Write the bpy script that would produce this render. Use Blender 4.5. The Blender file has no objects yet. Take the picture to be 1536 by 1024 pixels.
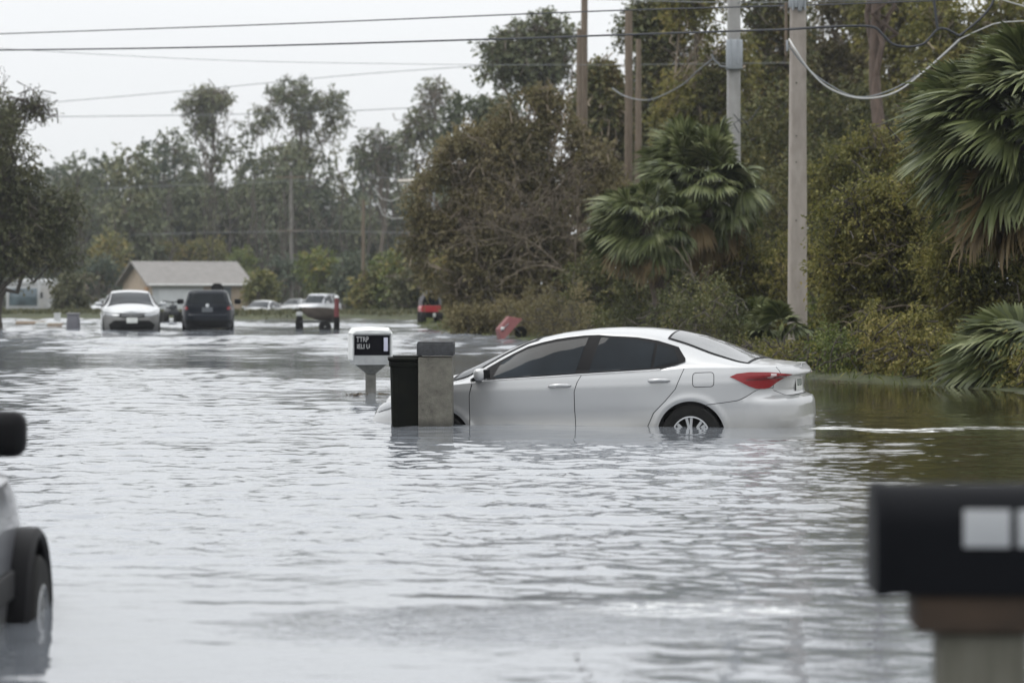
import bpy, bmesh, math, random
import numpy as np
from mathutils import Vector, Matrix, noise
from mathutils.geometry import delaunay_2d_cdt
R = math.radians
SC = bpy.context.scene
COL = SC.collection
HC = 1.46            # camera height above the flood water, metres
FPX = 4267.0         # focal length in photo pixels (1536 wide)
HY = 425.0           # horizon row in the photo

def at(px, s):       # ground position (x, y) of photo column px at scale s pixels per metre
    return ((px-768.0)/s, FPX/s)
def P(px, py, s):
    return ((px-768.0)/s, FPX/s, HC-(py-HY)/s)

# ---------------------------------------------------------------- scene graph helpers
def tag(o, label=None, cat=None, group=None, kind=None):
    if label: o['label'] = label
    if cat: o['category'] = cat
    if group: o['group'] = group
    if kind: o['kind'] = kind
    return o
def thing(name, label, cat, loc=(0, 0, 0), rz=0.0, group=None):
    o = bpy.data.objects.new(name, None); COL.objects.link(o)
    o.empty_display_size = .2
    o.location = loc; o.rotation_euler = (0, 0, rz)
    return tag(o, label, cat, group)
def link(name, me, parent=None):
    o = bpy.data.objects.new(name, me); COL.objects.link(o)
    if parent is not None: o.parent = parent
    return o
def copy_tree(o, parent=None):
    c = o.copy(); COL.objects.link(c); c.parent = parent
    for ch in [k for k in bpy.data.objects if k.parent is o]:
        copy_tree(ch, c)
    return c
def np_mesh(name, V, F, mat, smooth=False):
    me = bpy.data.meshes.new(name)
    V = np.asarray(V, dtype=np.float32); F = np.asarray(F, dtype=np.int32)
    k = F.shape[1]
    me.vertices.add(len(V)); me.vertices.foreach_set('co', V.ravel())
    me.loops.add(F.size); me.loops.foreach_set('vertex_index', F.ravel())
    me.polygons.add(len(F))
    me.polygons.foreach_set('loop_start', np.arange(0, F.size, k, dtype=np.int32))
    me.polygons.foreach_set('loop_total', np.full(len(F), k, dtype=np.int32))
    if smooth: me.polygons.foreach_set('use_smooth', np.ones(len(F), dtype=bool))
    me.update(calc_edges=True); me.validate()
    if mat: me.materials.append(mat)
    return me

class MB:
    """collects shapes, then builds them as one mesh object"""
    def __init__(s): s.v = []; s.f = []; s.sm = []
    def add(s, vs, fs, smooth=False):
        n = len(s.v); s.v += [tuple(v) for v in vs]
        s.f += [tuple(i+n for i in f) for f in fs]; s.sm += [smooth]*len(fs)
        return s
    def box(s, c, d, rot=None, taper=1.0, bev=0.0):
        bm = bmesh.new(); bmesh.ops.create_cube(bm, size=1)
        for v in bm.verts:
            k = taper if v.co.z > 0 else 1.0
            v.co = Vector((v.co.x*d[0]*k, v.co.y*d[1]*k, v.co.z*d[2]))
        if bev > 0: bmesh.ops.bevel(bm, geom=list(bm.edges), offset=bev, segments=3, affect='EDGES', profile=.5)
        M = Matrix.Translation(c) @ (rot.to_4x4() if rot else Matrix.Identity(4))
        bm.verts.index_update()
        s.add([M @ v.co for v in bm.verts], [[v.index for v in f.verts] for f in bm.faces], bev > 0)
        bm.free(); return s
    def tube(s, pts, rad, n=8, caps=True):
        pts = [Vector(p) for p in pts]
        if not hasattr(rad, '__len__'): rad = [rad]*len(pts)
        vs = []; fs = []
        t0 = (pts[1]-pts[0]).normalized()
        up = Vector((0, 0, 1)) if abs(t0.z) < .9 else Vector((1, 0, 0))
        a = t0.cross(up).normalized()
        for i, p in enumerate(pts):
            t = (pts[min(i+1, len(pts)-1)]-pts[max(i-1, 0)]).normalized()
            a = (a - t*a.dot(t)).normalized(); b = t.cross(a)
            for k in range(n):
                th = 2*math.pi*k/n
                vs.append(p+(a*math.cos(th)+b*math.sin(th))*rad[i])
        for i in range(len(pts)-1):
            for k in range(n):
                fs.append((i*n+k, i*n+(k+1) % n, (i+1)*n+(k+1) % n, (i+1)*n+k))
        if caps:
            fs.append(tuple(range(n-1, -1, -1))); m = (len(pts)-1)*n; fs.append(tuple(m+k for k in range(n)))
        return s.add(vs, fs, True)
    def lathe(s, prof, c=(0, 0, 0), axis='z', n=32):   # prof: (r, h)
        vs = []; fs = []
        for (r, h) in prof:
            for k in range(n):
                th = 2*math.pi*k/n; x, y = r*math.cos(th), r*math.sin(th)
                v = (x, y, h) if axis == 'z' else (x, h, y) if axis == 'y' else (h, x, y)
                vs.append((v[0]+c[0], v[1]+c[1], v[2]+c[2]))
        for i in range(len(prof)-1):
            for k in range(n): fs.append((i*n+k, i*n+(k+1) % n, (i+1)*n+(k+1) % n, (i+1)*n+k))
        return s.add(vs, fs, True)
    def prism(s, poly, y0, y1, axes='xz', bev=0):        # extrude an outline
        n = len(poly); vs = []
        for y in (y0, y1):
            for (a, b) in poly:
                vs.append((a, y, b) if axes == 'xz' else (y, a, b) if axes == 'yz' else (a, b, y))
        fs = [tuple(range(n-1, -1, -1)), tuple(range(n, 2*n))]
        fs += [(i, (i+1) % n, n+(i+1) % n, n+i) for i in range(n)]
        return s.add(vs, fs)
    def build(s, name, mat, parent=None, M=None):
        me = bpy.data.meshes.new(name)
        vs = s.v if M is None else [tuple(M @ Vector(v)) for v in s.v]
        me.from_pydata(vs, [], s.f)
        me.polygons.foreach_set('use_smooth', s.sm)
        if mat: me.materials.append(mat)
        bm = bmesh.new(); bm.from_mesh(me); bmesh.ops.recalc_face_normals(bm, faces=bm.faces)
        bm.to_mesh(me); bm.free()
        try: me.set_sharp_from_angle(angle=R(38))
        except Exception: pass
        return link(name, me, parent)

# ---------------------------------------------------------------- materials
def mat_new(name):
    m = bpy.data.materials.new(name); m.use_nodes = True
    return m, m.node_tree.nodes, m.node_tree.links, m.node_tree.nodes['Principled BSDF']
def ramp(N, stops, interp='LINEAR'):
    r = N.new('ShaderNodeValToRGB'); r.color_ramp.interpolation = interp
    e = r.color_ramp.elements
    while len(e) < len(stops): e.new(.5)
    for k, (p, c) in enumerate(stops):
        e[k].position = p; e[k].color = (c[0], c[1], c[2], 1)
    return r
def noise_node(N, L, scale, detail=4, rough=.6, coord='Object', vec=None, mapscale=None):
    n = N.new('ShaderNodeTexNoise'); n.inputs['Scale'].default_value = scale
    n.inputs['Detail'].default_value = detail; n.inputs['Roughness'].default_value = rough
    if coord == 'World':
        g = N.new('ShaderNodeNewGeometry'); src = g.outputs['Position']
    else:
        t = N.new('ShaderNodeTexCoord'); src = t.outputs[coord]
    if mapscale:
        mp = N.new('ShaderNodeMapping'); mp.inputs['Scale'].default_value = mapscale
        L.new(src, mp.inputs['Vector']); src = mp.outputs['Vector']
    L.new(src, n.inputs['Vector'])
    return n
def mat_rough(name, c1, c2, scale=8, rough=.8, bump=.0, bscale=40, metal=0, mapscale=None, spec=.5, coord='Object'):
    m, N, L, b = mat_new(name)
    n = noise_node(N, L, scale, 6, .62, coord, mapscale=mapscale)
    r = ramp(N, [(.3, c1), (.7, c2)]); L.new(n.outputs['Fac'], r.inputs['Fac'])
    L.new(r.outputs['Color'], b.inputs['Base Color'])
    b.inputs['Roughness'].default_value = rough; b.inputs['Metallic'].default_value = metal
    b.inputs['Specular IOR Level'].default_value = spec
    if bump > 0:
        n2 = noise_node(N, L, bscale, 5, .6, coord, mapscale=mapscale)
        bp = N.new('ShaderNodeBump'); bp.inputs['Strength'].default_value = 1; bp.inputs['Distance'].default_value = bump
        L.new(n2.outputs['Fac'], bp.inputs['Height']); L.new(bp.outputs['Normal'], b.inputs['Normal'])
    return m
def mat_leaf(name, cols, patch=.5, trans=.25, rough=.55, spec=.3):
    """leaf colours vary leaf by leaf, and from bough to bough by a low noise"""
    m, N, L, b = mat_new(name)
    g = N.new('ShaderNodeNewGeometry')
    n = noise_node(N, L, patch, 3, .6, 'World')
    mx = N.new('ShaderNodeMath'); mx.operation = 'MULTIPLY_ADD'
    L.new(g.outputs['Random Per Island'], mx.inputs[0]); mx.inputs[1].default_value = .55
    sb = N.new('ShaderNodeMath'); sb.operation = 'MULTIPLY_ADD'; sb.inputs[1].default_value = 1.5; sb.inputs[2].default_value = -.52
    L.new(n.outputs['Fac'], sb.inputs[0]); L.new(sb.outputs[0], mx.inputs[2])
    k = len(cols); r = ramp(N, [(i/(k-1), c) for i, c in enumerate(cols)])
    L.new(mx.outputs[0], r.inputs['Fac']); L.new(r.outputs['Color'], b.inputs['Base Color'])
    b.inputs['Roughness'].default_value = rough; b.inputs['Specular IOR Level'].default_value = spec
    tr = N.new('ShaderNodeBsdfTranslucent'); L.new(r.outputs['Color'], tr.inputs['Color'])
    ms = N.new('ShaderNodeMixShader'); ms.inputs[0].default_value = trans
    L.new(b.outputs[0], ms.inputs[1]); L.new(tr.outputs[0], ms.inputs[2])
    L.new(ms.outputs[0], N['Material Output'].inputs['Surface'])
    return m
def mat_plain(name, c, rough=.5, metal=0, coat=0, spec=.5, var=.08):
    m, N, L, b = mat_new(name)
    n = noise_node(N, L, 6, 5, .6)
    r = ramp(N, [(.25, tuple(x*(1-var) for x in c)), (.75, tuple(min(1, x*(1+var)) for x in c))])
    L.new(n.outputs['Fac'], r.inputs['Fac']); L.new(r.outputs['Color'], b.inputs['Base Color'])
    b.inputs['Roughness'].default_value = rough; b.inputs['Metallic'].default_value = metal
    b.inputs['Coat Weight'].default_value = coat; b.inputs['Coat Roughness'].default_value = .04
    b.inputs['Specular IOR Level'].default_value = spec
    return m

# ---------------------------------------------------------------- sky, sun, camera
W = bpy.data.worlds.new("World"); SC.world = W; W.use_nodes = True
wn, wl = W.node_tree.nodes, W.node_tree.links
bg = wn['Background']
sky = wn.new('ShaderNodeTexSky'); sky.sky_type = 'NISHITA'; sky.sun_disc = False
SUN_EL, SUN_AZ = R(62), R(268)
sky.sun_elevation = SUN_EL; sky.sun_rotation = SUN_AZ; sky.dust_density = 3; sky.air_density = 1
hs = wn.new('ShaderNodeHueSaturation'); hs.inputs['Saturation'].default_value = .35
wl.new(sky.outputs[0], hs.inputs['Color'])
tc = wn.new('ShaderNodeTexCoord'); mp = wn.new('ShaderNodeMapping'); mp.inputs['Scale'].default_value = (1, 1, 3)
cn = wn.new('ShaderNodeTexNoise'); cn.inputs['Scale'].default_value = 1.6; cn.inputs['Detail'].default_value = 5
wl.new(tc.outputs['Generated'], mp.inputs['Vector']); wl.new(mp.outputs[0], cn.inputs['Vector'])
cr = ramp(wn, [(.25, (8.1, 8.3, 8.5)), (.8, (9.0, 9.15, 9.3))])   # the unbroken cloud deck
wl.new(cn.outputs['Fac'], cr.inputs['Fac'])
# an overcast sky is brighter overhead than at the horizon
sz = wn.new('ShaderNodeSeparateXYZ'); wl.new(tc.outputs['Generated'], sz.inputs[0])
zm = wn.new('ShaderNodeMath'); zm.operation = 'MAXIMUM'; zm.inputs[1].default_value = 0; wl.new(sz.outputs['Z'], zm.inputs[0])
zf = wn.new('ShaderNodeMath'); zf.operation = 'MULTIPLY_ADD'; zf.inputs[1].default_value = 1.35; zf.inputs[2].default_value = .93; wl.new(zm.outputs[0], zf.inputs[0])
vm = wn.new('ShaderNodeVectorMath'); vm.operation = 'SCALE'; wl.new(cr.outputs['Color'], vm.inputs[0]); wl.new(zf.outputs[0], vm.inputs['Scale'])
mxw = wn.new('ShaderNodeMix'); mxw.data_type = 'RGBA'; mxw.inputs['Factor'].default_value = .93
wl.new(hs.outputs[0], mxw.inputs['A']); wl.new(vm.outputs[0], mxw.inputs['B'])
wl.new(mxw.outputs['Result'], bg.inputs['Color']); bg.inputs['Strength'].default_value = .1
sl = bpy.data.lights.new('sun', 'SUN'); sl.energy = 1.15; sl.angle = R(25); sl.color = (1, .96, .9)
so = bpy.data.objects.new('sun', sl); COL.objects.link(so)
# light comes from behind the camera's left shoulder, through thin cloud
d = Vector((math.sin(SUN_AZ)*math.cos(SUN_EL), math.cos(SUN_AZ)*math.cos(SUN_EL), math.sin(SUN_EL)))
so.rotation_euler = d.to_track_quat('Z', 'Y').to_euler(); so.location = (0, 0, 30)

cam = bpy.data.cameras.new('camera'); co = bpy.data.objects.new('camera', cam); COL.objects.link(co)
cam.sensor_width = 36; cam.lens = 36*FPX/1536; cam.clip_end = 3000; cam.clip_start = .1
co.location = (0, 0, HC); co.rotation_euler = (R(90)-math.atan((512-HY)/FPX), 0, 0)
cam.dof.use_dof = True; cam.dof.focus_distance = 28.7; cam.dof.aperture_fstop = cam.lens/1000/.036
cam.dof.aperture_blades = 0
SC.camera = co
SC.view_settings.view_transform = 'Standard'; SC.view_settings.look = 'None'
SC.view_settings.exposure = .12; SC.view_settings.gamma = 1
SC.render.engine = 'CYCLES'
SC.cycles.use_denoising = True
SC.cycles.max_bounces = 8; SC.cycles.diffuse_bounces = 3; SC.cycles.glossy_bounces = 4
SC.cycles.transmission_bounces = 4; SC.cycles.volume_bounces = 1; SC.cycles.transparent_max_bounces = 8
SC.cycles.caustics_reflective = False; SC.cycles.caustics_refractive = False
SC.cycles.use_adaptive_sampling = True; SC.cycles.adaptive_threshold = .015

# ---------------------------------------------------------------- ground and water
WATER = np.array([(-70, -8), (13, -8), (10.5, 25), (8.0, 34), (6.8, 38), (5.6, 41.5), (4.7, 44.8), (2.9, 55), (1.3, 67.7), (-1.3, 83),
                  (-2.9, 93), (-3.6, 116), (-26, 116), (-20, 98), (-17.6, 93), (-24, 88), (-45, 80), (-70, 70)], dtype=float)
def shore_dist(X, Y):
    """signed distance to the waterline, positive on land"""
    dmin = np.full(X.shape, 1e9); inside = np.zeros(X.shape, bool); n = len(WATER)
    for i in range(n):
        ax, ay = WATER[i]; bx, by = WATER[(i+1) % n]
        ex, ey = bx-ax, by-ay; t = np.clip(((X-ax)*ex+(Y-ay)*ey)/(ex*ex+ey*ey), 0, 1)
        dmin = np.minimum(dmin, np.hypot(X-ax-t*ex, Y-ay-t*ey))
        c = ((ay > Y) != (by > Y)) & (X < (bx-ax)*(Y-ay)/(by-ay+1e-12)+ax)
        inside ^= c
    return np.where(inside, -dmin, dmin)
_rs = np.random.RandomState(7)
_T = _rs.rand(64, 64, 64).astype(np.float32)
def vnoise(p, scale=1.0, off=0):
    p = np.asarray(p, dtype=float)*scale+off; i = np.floor(p).astype(int); f = p-i; f = f*f*(3-2*f); i &= 63
    j = (i+1) & 63
    def T(a, b, c): return _T[a, b, c]
    x0, y0, z0 = i.T; x1, y1, z1 = j.T; fx, fy, fz = f.T
    a = T(x0, y0, z0)*(1-fx)+T(x1, y0, z0)*fx; b = T(x0, y1, z0)*(1-fx)+T(x1, y1, z0)*fx
    c = T(x0, y0, z1)*(1-fx)+T(x1, y0, z1)*fx; d = T(x0, y1, z1)*(1-fx)+T(x1, y1, z1)*fx
    return (a*(1-fy)+b*fy)*(1-fz)+(c*(1-fy)+d*fy)*fz
def sstep(a, b, x): t = np.clip((x-a)/(b-a), 0, 1); return t*t*(3-2*t)
def ground_z(X, Y):
    X = np.asarray(X, float); Y = np.asarray(Y, float); sh = X.shape
    X = X.ravel(); Y = Y.ravel()
    q = np.stack([X, Y, X*0], 1)
    d = shore_dist(X, Y)+(vnoise(q, 1.3)-.5)*.5+(vnoise(q, .35)-.5)*.7
    land = .015+np.minimum(np.maximum(d, 0)*.10, .28)+(vnoise(q, .8)-.5)*.06*np.clip(d, 0, 1)
    bed = -.02-np.minimum(np.maximum(-d, 0)*.07, .45)
    bed = bed*(1-.75*sstep(75, 95, Y))
    z = np.where(d > 0, land, bed)
    z = z-1.25*sstep(122, 190, Y)*(X < 400)-.15*sstep(100, 122, Y)*(d > 0)*(z > .1)
    return z.reshape(sh)
def gz(x, y): return float(ground_z(np.array([x]), np.array([y]))[0])
def grid_mesh(xs, ys, zf):
    X, Y = np.meshgrid(xs, ys); Z = zf(X, Y)
    V = np.stack([X, Y, Z], -1).reshape(-1, 3); nx = len(xs); ny = len(ys)
    a = (np.arange(ny-1)[:, None]*nx+np.arange(nx-1)[None, :]).ravel()
    return V, np.stack([a, a+1, a+nx+1, a+nx], 1)
xs = np.concatenate([np.linspace(-900, -40, 30), np.arange(-39, -4, 1.0), np.arange(-4, 14, .3), np.arange(14, 40, 1.5), np.linspace(42, 900, 30)])
ys = np.concatenate([np.linspace(-60, 0, 6), np.arange(2, 30, 2), np.arange(30, 60, .4), np.arange(60, 125, .9), np.arange(126, 230, 4), np.linspace(235, 1800, 40)])
m_ground, N, L, b = mat_new('soil_and_short_grass')
n1 = noise_node(N, L, .8, 6, .65, 'World'); r1 = ramp(N, [(.35, (.035, .03, .014)), (.5, (.04, .05, .016)), (.7, (.08, .08, .03))])
L.new(n1.outputs['Fac'], r1.inputs['Fac']); L.new(r1.outputs[0], b.inputs['Base Color']); b.inputs['Roughness'].default_value = .95
n2 = noise_node(N, L, 14, 5, .7, 'World'); bp = N.new('ShaderNodeBump'); bp.inputs['Distance'].default_value = .06
L.new(n2.outputs['Fac'], bp.inputs['Height']); L.new(bp.outputs[0], b.inputs['Normal'])
V, F = grid_mesh(xs, ys, ground_z)
tag(link('ground', np_mesh('ground', V, F, m_ground, True)), 'muddy grass ground and verge around the flooded road', kind='structure')

# water: murky body colour, reflection tones painted in, under a rippled, mirror-like skin
m_water, N, L, b = mat_new('flood_water')
b.inputs['IOR'].default_value = 1.85
b.inputs['Roughness'].default_value = .03; b.inputs['Specular IOR Level'].default_value = .5
g = N.new('ShaderNodeNewGeometry'); pos = g.outputs['Position']
def wnoise(sx, sy, sc, det=2, rough=.5, dist=0, w=0):
    mp = N.new('ShaderNodeMapping'); mp.inputs['Scale'].default_value = (sx, sy, 1); mp.inputs['Location'].default_value = (w*3.1, w*1.7, w)
    L.new(pos, mp.inputs['Vector']); n = N.new('ShaderNodeTexNoise')
    n.inputs['Scale'].default_value = sc; n.inputs['Detail'].default_value = det; n.inputs['Roughness'].default_value = rough
    n.inputs['Distortion'].default_value = dist
    L.new(mp.outputs[0], n.inputs['Vector']); return n.outputs['Fac']
def math_(op, a, b_=None, c=None, clamp=False):
    n = N.new('ShaderNodeMath'); n.operation = op; n.use_clamp = clamp
    for i, v in enumerate((a, b_, c)):
        if v is None: continue
        if isinstance(v, (int, float)): n.inputs[i].default_value = v
        else: L.new(v, n.inputs[i])
    return n.outputs[0]
def maprange(v, a, b_, c, d, smooth=True):
    n = N.new('ShaderNodeMapRange'); n.interpolation_type = 'SMOOTHSTEP' if smooth else 'LINEAR'
    n.inputs['From Min'].default_value = a; n.inputs['From Max'].default_value = b_
    n.inputs['To Min'].default_value = c; n.inputs['To Max'].default_value = d
    L.new(v, n.inputs['Value']); return n.outputs['Result']
sep = N.new('ShaderNodeSeparateXYZ'); L.new(pos, sep.inputs[0]); wx, wy = sep.outputs['X'], sep.outputs['Y']
def blob(cx, cy, rx, ry, lo=0.0):    # 1 inside an ellipse of the water, fading to 0
    dx = math_('DIVIDE', math_('SUBTRACT', wx, cx), rx); dy = math_('DIVIDE', math_('SUBTRACT', wy, cy), ry)
    r2 = math_('SQRT', math_('ADD', math_('MULTIPLY', dx, dx), math_('MULTIPLY', dy, dy)))
    return maprange(r2, .35, 1.0, 1.0, 0.0)
big_ = wnoise(1, 1, .22, 3, .6, .4, 11)
amp = wnoise(1, 1, .16, 3, .6, .4, 1); amp = maprange(amp, .36, .62, .4, 1.2)
lee = blob(1.6, 27.8, 4.4, 1.9)                  # slack water in front of the car
east = blob(6.3, 33, 4.8, 11)                    # sheltered water under the right-hand bank
amp = math_('MULTIPLY', amp, math_('SUBTRACT', 1.0, math_('MAXIMUM', math_('MULTIPLY', lee, .8), math_('MULTIPLY', east, .6))))
h2 = math_('MULTIPLY', wnoise(1, 1.6, 5.0, 3, .55, .6, 3), .0030)
h3 = math_('MULTIPLY', wnoise(1, 1.4, 16.0, 2, .5, .5, 4), .0009)
hh = math_('ADD', h2, h3)
boil = blob(-.15, 12.1, 1.3, .95)               # water welling up in the foreground
boil2 = blob(.85, 12.75, .75, .45)
hb = math_('MULTIPLY', math_('MULTIPLY', wnoise(1, 1, 9, 3, .6, 1.0, 5), .022), math_('MAXIMUM', boil, boil2))
height = math_('ADD', math_('MULTIPLY', hh, amp), hb)
bp = N.new('ShaderNodeBump'); bp.inputs['Distance'].default_value = 1.0; bp.inputs['Strength'].default_value = 1.0
L.new(height, bp.inputs['Height']); L.new(bp.outputs[0], b.inputs['Normal'])
# foam: the churned line behind the rear bumper and the boil
line = math_('ABSOLUTE', math_('SUBTRACT', math_('SUBTRACT', wy, 28.55), math_('MULTIPLY', math_('SUBTRACT', wnoise(1, .3, .9, 4, .6, 0, 6), .5), 3.2)))
lmask = math_('MULTIPLY', maprange(line, .08, .5, 1, 0), math_('MULTIPLY', maprange(wx, 2.9, 3.15, 0, 1), maprange(wx, 3.4, 6.0, 1, .62)))
fn = wnoise(.5, 2.5, 5, 4, .7, 1, 7)
foam1 = math_('MULTIPLY', lmask, maprange(fn, .45, .56, 0, 1))
foam2 = math_('MULTIPLY', boil2, maprange(wnoise(.7, 1.6, 7, 4, .7, 1, 8), .47, .62, 0, .8))
foam = math_('MAXIMUM', foam1, foam2)
mxc = N.new('ShaderNodeMix'); mxc.data_type = 'RGBA'; L.new(foam, mxc.inputs['Factor'])
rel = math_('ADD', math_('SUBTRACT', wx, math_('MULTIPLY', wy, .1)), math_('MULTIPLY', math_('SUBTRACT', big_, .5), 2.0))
refl_tone = math_('MULTIPLY', maprange(rel, -.5, .7, 0, 1), maprange(wy, 14, 20, 0, 1))     # painted reflections: sky-pale over the road, tree-dark by the bank
mxt = N.new('ShaderNodeMix'); mxt.data_type = 'RGBA'; L.new(refl_tone, mxt.inputs['Factor']); mxt.inputs['A'].default_value = (.185, .20, .222, 1); mxt.inputs['B'].default_value = (.034, .031, .014, 1)
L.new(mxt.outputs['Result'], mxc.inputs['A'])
mxc.inputs['B'].default_value = (.72, .73, .72, 1)
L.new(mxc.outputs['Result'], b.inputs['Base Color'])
L.new(maprange(foam, 0, 1, .03, .6), b.inputs['Roughness'])
wy_ = np.concatenate([np.arange(-8, 8, 2), np.arange(8, 10, .25), np.arange(10, 20, .035), np.arange(20, 32, .045), np.arange(32, 50, .07), np.arange(50, 80, .13), np.arange(80, 117.6, .22)])
tt_ = np.linspace(-1, 1, 620)
half = np.maximum(wy_, 9)*.2+.6
XX = half[:, None]*tt_[None, :]
def side(edge, far_, k=14):      # coarse columns out to the water's limits
    f = (np.arange(1, k+1)/k)**1.5
    return edge[:, None]+(far_-edge)[:, None]*f[None, :]
lft = side(-half, np.full_like(half, -72))[:, ::-1]; rgt = side(half, half+14, 10)
XX = np.concatenate([lft, XX, rgt], 1); YY = np.repeat(wy_[:, None], XX.shape[1], 1)
def nblob(cx, cy, rx, ry): return 1-sstep(.35, 1.0, np.hypot((XX-cx)/rx, (YY-cy)/ry))
rw = np.random.RandomState(3); ZZ = np.zeros_like(XX)
q = np.stack([XX.ravel(), YY.ravel()*1.0, XX.ravel()*0], 1)
gust_ = (vnoise(q, .13, 3)*.6+vnoise(q, .31, 9)*.4).reshape(XX.shape)
for k in range(64):
    lam = .13*(1.3/.13)**rw.rand(); th = math.pi/2+rw.normal()*.75; kx, ky = math.cos(th)*2*math.pi/lam, math.sin(th)*2*math.pi/lam
    a_ = .0009*lam**.50*rw.uniform(.5, 1.4)
    fade = np.clip((lam-2.2*np.gradient(wy_))/(lam*.6), 0, 1)[:, None]
    w_ = np.sin(kx*XX+ky*YY+rw.uniform(0, 6.28)+1.2*gust_*6)
    ZZ += a_*(w_+.25*w_*np.abs(w_))*fade
ZF = np.zeros_like(XX)
for k in range(26):      # longer chop on the open water beyond the car
    lam = .7*(2.4/.7)**rw.rand(); th = math.pi/2+rw.normal()*.6; kx, ky = math.cos(th)*2*math.pi/lam, math.sin(th)*2*math.pi/lam
    ZF += .0034*(lam/1.2)**.8*rw.uniform(.5, 1.4)*np.sin(kx*XX+ky*YY+rw.uniform(0, 6.28)+5*gust_)
ampg = (.25+1.35*sstep(.36, .60, gust_))
ampg *= 1-np.maximum.reduce([.86*nblob(1.6, 27.9, 4.6, 2.3), .8*nblob(6.6, 33, 5.2, 14), .5*nblob(-2.2, 37, 1.6, 3)])
ampg *= 1+.5*sstep(50, 80, YY)
ampg = np.maximum(ampg, (.62+.9*sstep(.42, .6, gust_))*sstep(42, 60, YY)*(1-.6*nblob(-8, 72, 12, 6)))
edge_ = np.ones_like(XX); edge_[:, :14] = 0; edge_[:, -10:] = 0
ZZ = (ZZ*ampg+ZF*sstep(44, 66, YY)*(.35+.9*sstep(.40, .58, gust_)))*edge_*sstep(7.5, 10, YY)
nx = XX.shape[1]; ny = XX.shape[0]; a_ = (np.arange(ny-1)[:, None]*nx+np.arange(nx-1)[None, :]).ravel()
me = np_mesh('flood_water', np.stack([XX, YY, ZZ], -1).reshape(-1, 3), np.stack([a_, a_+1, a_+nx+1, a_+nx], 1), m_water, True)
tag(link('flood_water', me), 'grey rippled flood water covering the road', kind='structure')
# ---------------------------------------------------------------- plants
def unit(a): return a/np.maximum(np.linalg.norm(a, axis=-1, keepdims=True), 1e-9)
def leaf_quads(O, D, length, width, rng, fold=.0):
    """one diamond leaf per origin, pointing along D"""
    n = len(O); D = unit(D); r = unit(rng.normal(size=(n, 3))); S = unit(np.cross(D, r)); 
    L_ = (np.broadcast_to(length, (n,))*rng.uniform(.7, 1.25, n))[:, None]; W_ = (np.broadcast_to(width, (n,))*rng.uniform(.7, 1.25, n))[:, None]
    U = np.cross(S, D)
    a = O; m = O+D*L_*.45; b_ = m+S*W_*.5+U*W_*.12; c = O+D*L_-np.array([0, 0, 1])*L_*.15; d = m-S*W_*.5+U*W_*.12
    V = np.stack([a, b_, c, d], 1).reshape(-1, 3)
    F = np.arange(4*n).reshape(n, 4)
    return V, F
def lobe_points(lobes, n, rng, shell=.55, gap=.0, gscale=1.2):
    L_ = np.array(lobes, float); w = (L_[:, 3]*L_[:, 4]*L_[:, 5])**.75; w /= w.sum()
    out = []; outd = []; tot = 0
    while tot < n:
        k = rng.choice(len(L_), n, p=w); u = unit(rng.normal(size=(n, 3)))
        rad = shell+(1-shell)*rng.uniform(0, 1, n)**.6
        rad = np.where(rng.uniform(0, 1, n) < .25, rng.uniform(.1, 1, n), rad)
        # ragged outline
        rad = rad*(.78+.44*vnoise(u*2.3+L_[k, :3]*.37, 1.0))
        p = L_[k, :3]+u*L_[k, 3:6]*rad[:, None]
        keep = np.ones(n, bool)
        if gap > 0: keep = vnoise(p, gscale, 5.5) > gap
        p = p[keep]; u = u[keep]
        out.append(p); outd.append(u); tot += len(p)
    return np.concatenate(out)[:n], np.concatenate(outd)[:n]
def sprays(O, D, nleaf, slen, leaf, wid, rng, droop=.3, spread=.9):
    """leafy twigs: leaves set along a short bending stem"""
    n = len(O); D = unit(D); t = (np.arange(nleaf)+.5)/nleaf
    sl = slen*rng.uniform(.6, 1.3, n)
    base = O[:, None, :]+D[:, None, :]*(sl[:, None]*t[None, :])[..., None]
    base[..., 2] -= (sl[:, None]*droop*t[None, :]**2)
    base += rng.normal(size=base.shape)*(slen*.07)
    ld = D[:, None, :]*.5+rng.normal(size=base.shape)*spread*.6; ld[..., 2] -= droop*.6
    return leaf_quads(base.reshape(-1, 3), ld.reshape(-1, 3), leaf, wid, rng)
def limb_curve(a, b_, rng, wig=.12, n=7, lift=.15):
    a = np.array(a, float); b_ = np.array(b_, float); d = np.linalg.norm(b_-a); t = np.linspace(0, 1, n)[:, None]
    p = a+(b_-a)*t; p[:, 2] += np.sin(t[:, 0]*math.pi)*d*lift
    off = rng.normal(size=(n, 3))*wig*d*.35; off[0] = 0; off[-1] *= .3
    return p+off
def np_tubes(curves, radii, n=5):
    Vs = []; Fs = []; base = 0
    for p, r in zip(curves, radii):
        m = len(p); t = unit(np.gradient(p, axis=0)); up = np.array([0, 0, 1.]) if abs(t[0, 2]) < .9 else np.array([1., 0, 0])
        a = unit(np.cross(t, up)); b_ = np.cross(t, a); th = np.arange(n)*2*math.pi/n
        r = np.broadcast_to(r, (m,))
        ring = p[:, None, :]+(a[:, None, :]*np.cos(th)[None, :, None]+b_[:, None, :]*np.sin(th)[None, :, None])*r[:, None, None]
        Vs.append(ring.reshape(-1, 3))
        i = np.arange(m-1)[:, None]*n+np.arange(n)[None, :]; j = np.arange(m-1)[:, None]*n+(np.arange(n)[None, :]+1) % n
        Fs.append(np.stack([i, j, j+n, i+n], -1).reshape(-1, 4)+base); base += m*n
    return np.concatenate(Vs), np.concatenate(Fs)

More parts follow.
